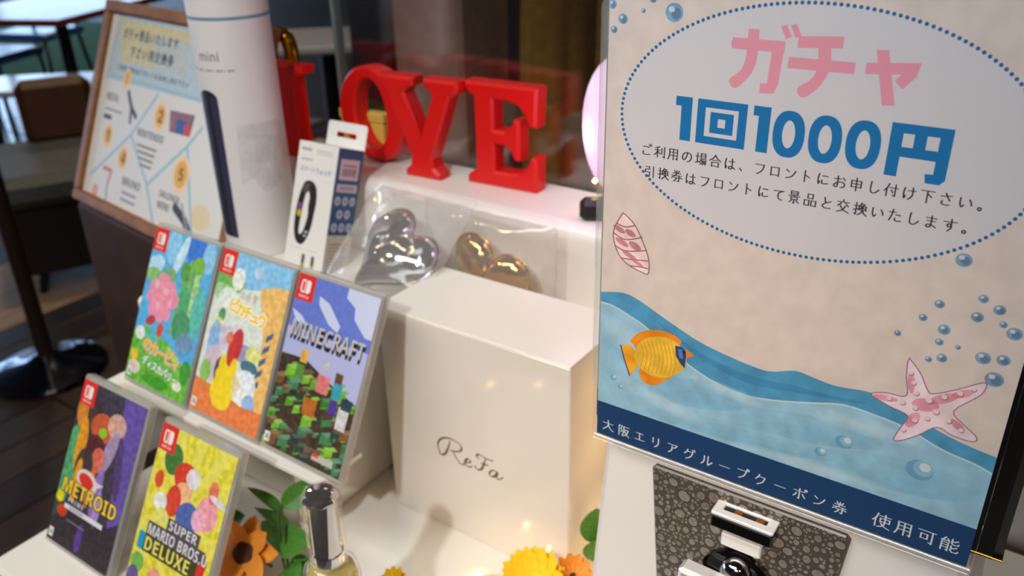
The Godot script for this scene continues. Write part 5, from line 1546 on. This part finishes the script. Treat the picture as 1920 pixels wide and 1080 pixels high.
func front_things() -> void:
	# perfume bottle
	var o := thing("perfume_bottle", "round perfume bottle with pale yellow liquid and clear silver lined cap", "perfume bottle", V(-0.1735, TOP, 0.08))
	part(o, "glass_body", lathe([Vector2(0, 0), Vector2(0.0205, 0), Vector2(0.0215, 0.002), Vector2(0.0215, 0.126), Vector2(0.0195, 0.135), Vector2(0.014, 0.1405), Vector2(0.0105, 0.1415), Vector2(0, 0.1415)], 48), clear(rgb(250, 250, 245), 0.03, 0.0))
	part(o, "liquid", lathe([Vector2(0, 0.006), Vector2(0.0185, 0.006), Vector2(0.0195, 0.008), Vector2(0.0195, 0.125), Vector2(0.0175, 0.132), Vector2(0, 0.1325)], 48), solid_glass(rgb(244, 226, 140), 0.35))
	part(o, "pump_collar", lathe([Vector2(0.0, 0.1417), Vector2(0.0112, 0.1417), Vector2(0.0112, 0.150), Vector2(0.0, 0.1502)], 32), M.chrome)
	part(o, "silver_lining", lathe([Vector2(0.0, 0.151), Vector2(0.0112, 0.151), Vector2(0.0112, 0.1965), Vector2(0.0, 0.1967)], 8), mat(rgb(214, 210, 206), 0.05, 1.0), Vector3.ZERO, Vector3(0, 0.35, 0))
	part(o, "cap", lathe([Vector2(0.0122, 0.1425), Vector2(0.0132, 0.1425), Vector2(0.0139, 0.144), Vector2(0.0139, 0.199), Vector2(0.011, 0.2045), Vector2(0.005, 0.206), Vector2(0, 0.206)], 40), clear(rgb(250, 248, 246), 0.04, 0.0))
	part(o, "cap_facet", lathe([Vector2(0.0, 0.1972), Vector2(0.0128, 0.1972), Vector2(0.013, 0.199), Vector2(0.0102, 0.2035), Vector2(0.0045, 0.2048), Vector2(0, 0.2048)], 9), mat(rgb(206, 192, 196), 0.08, 1.0))

	# flowers and leaves
	flower(V(-0.0985, -0.2425, -0.0745), Vector3(0.5, 0.3, -0.1), 0.031, 11, M.yellow_petal, "bright yellow daisy in front of the large gift box", V(-0.1, TOP + 0.002, -0.09), 0.1)
	flower(V(-0.0735, -0.2405, -0.097), Vector3(0.5, 0.9, -0.3), 0.02, 9, M.orange_petal, "orange daisy tucked behind the bright yellow daisy", V(-0.072, TOP + 0.002, -0.105), 0.1)
	flower(V(-0.206, -0.2515, -0.016), Vector3(0.6, 0.2, 0.2), 0.014, 9, M.yellow_petal, "small yellow daisy between the perfume bottle and gift box", V(-0.206, TOP + 0.002, -0.03), 0.2)
	flower(V(-0.330, -0.232, 0.046), Vector3(0.85, 0.55, 0.0), 0.036, 5, M.orange_petal, "orange flower with dark centre beside the yellow green game case", V(-0.332, TOP + 0.002, 0.02), 0.34)
	sprig(V(-0.303, TOP + 0.001, 0.018), [
		[Vector3(-0.003, 0.014, 0.006), Vector3(0.5, 0.3, 0.2), 0.034, 0.030], [Vector3(-0.005, 0.030, 0.005), Vector3(0.6, 2.9, 0.35), 0.046, 0.034],
		[Vector3(-0.006, 0.044, 0.004), Vector3(0.7, 0.5, 0.5), 0.036, 0.030], [Vector3(-0.006, 0.056, 0.003), Vector3(0.7, 3.0, 0.2), 0.042, 0.034],
		[Vector3(-0.006, 0.074, 0.0), Vector3(0.5, 3.1, 0.25), 0.048, 0.020], [Vector3(-0.004, 0.080, -0.002), Vector3(0.9, 1.9, 0.9), 0.038, 0.022],
		[Vector3(0.004, 0.022, 0.008), Vector3(0.4, -0.4, 0.2), 0.03, 0.026]], "green leaf sprig in front of the low step by the perfume bottle")
	sprig(V(-0.372, TOP + 0.001, 0.032), [
		[Vector3(-0.002, 0.018, 0.004), Vector3(0.5, 0.4, 0.3), 0.032, 0.026], [Vector3(-0.004, 0.036, 0.002), Vector3(0.5, 0.8, 0.9), 0.034, 0.026], [Vector3(-0.012, 0.06, 0), Vector3(0.6, 1.9, 0.9), 0.034, 0.024], [Vector3(-0.03, 0.085, -0.006), Vector3(0.5, 2.2, 0.9), 0.034, 0.024]], "green leaf sprig between the two game cases on the counter")
	sprig(V(-0.066, TOP + 0.001, -0.132), [
		[Vector3(0.0, 0.022, 0.0), Vector3(0, -0.8, PI / 2 - 0.15), 0.04, 0.028], [Vector3(-0.002, 0.045, 0.002), Vector3(0, -0.7, PI / 2 + 0.1), 0.042, 0.026]], "green leaf sprig between the gift box and the coin machine")
	var low := TOP + 0.003
	fairy("fairy_lights", [V(-0.29, low, 0.15), V(-0.27, low, 0.125), V(-0.255, low, 0.1), V(-0.30, -0.258, 0.092), V(-0.322, -0.249, 0.090), V(-0.275, low, 0.07), V(-0.235, low, 0.03), V(-0.225, low, 0.0), V(-0.185, low, -0.04), V(-0.16, low, -0.076), V(-0.124, low, -0.092), V(-0.06, low, -0.06), V(-0.046, low, -0.12), V(-0.046, -0.24, -0.168), V(-0.046, -0.15, -0.165), V(-0.044, -0.08, -0.166)], [1, 2, 3, 5, 6, 7, 8], "warm fairy lights lying on the counter among the flowers")
	for at in [V(-0.048, -0.146, -0.163), V(-0.048, -0.236, -0.166), V(-0.046, -0.076, -0.164)]:
		var l := OmniLight3D.new()
		l.name = "fairy_bulb"
		l.light_color = Color(1.0, 0.80, 0.50)
		l.light_energy = 0.0006
		l.light_size = 0.0024
		l.omni_range = 5.0
		l.omni_attenuation = 2.0
		l.shadow_enabled = true
		add_child(l, true)
		l.position = at
	# orange ribbon at the right
	solo("orange_ribbon", tube(curve([V(0.262, TOP + 0.004, -0.09), V(0.268, TOP + 0.02, -0.12), V(0.258, TOP + 0.05, -0.15), V(0.272, TOP + 0.03, -0.19), V(0.262, TOP + 0.004, -0.2)], 6), 0.004, 8), mat(rgb(226, 128, 30), 0.35), "curled orange ribbon on the counter beside the coin machine", "ribbon")
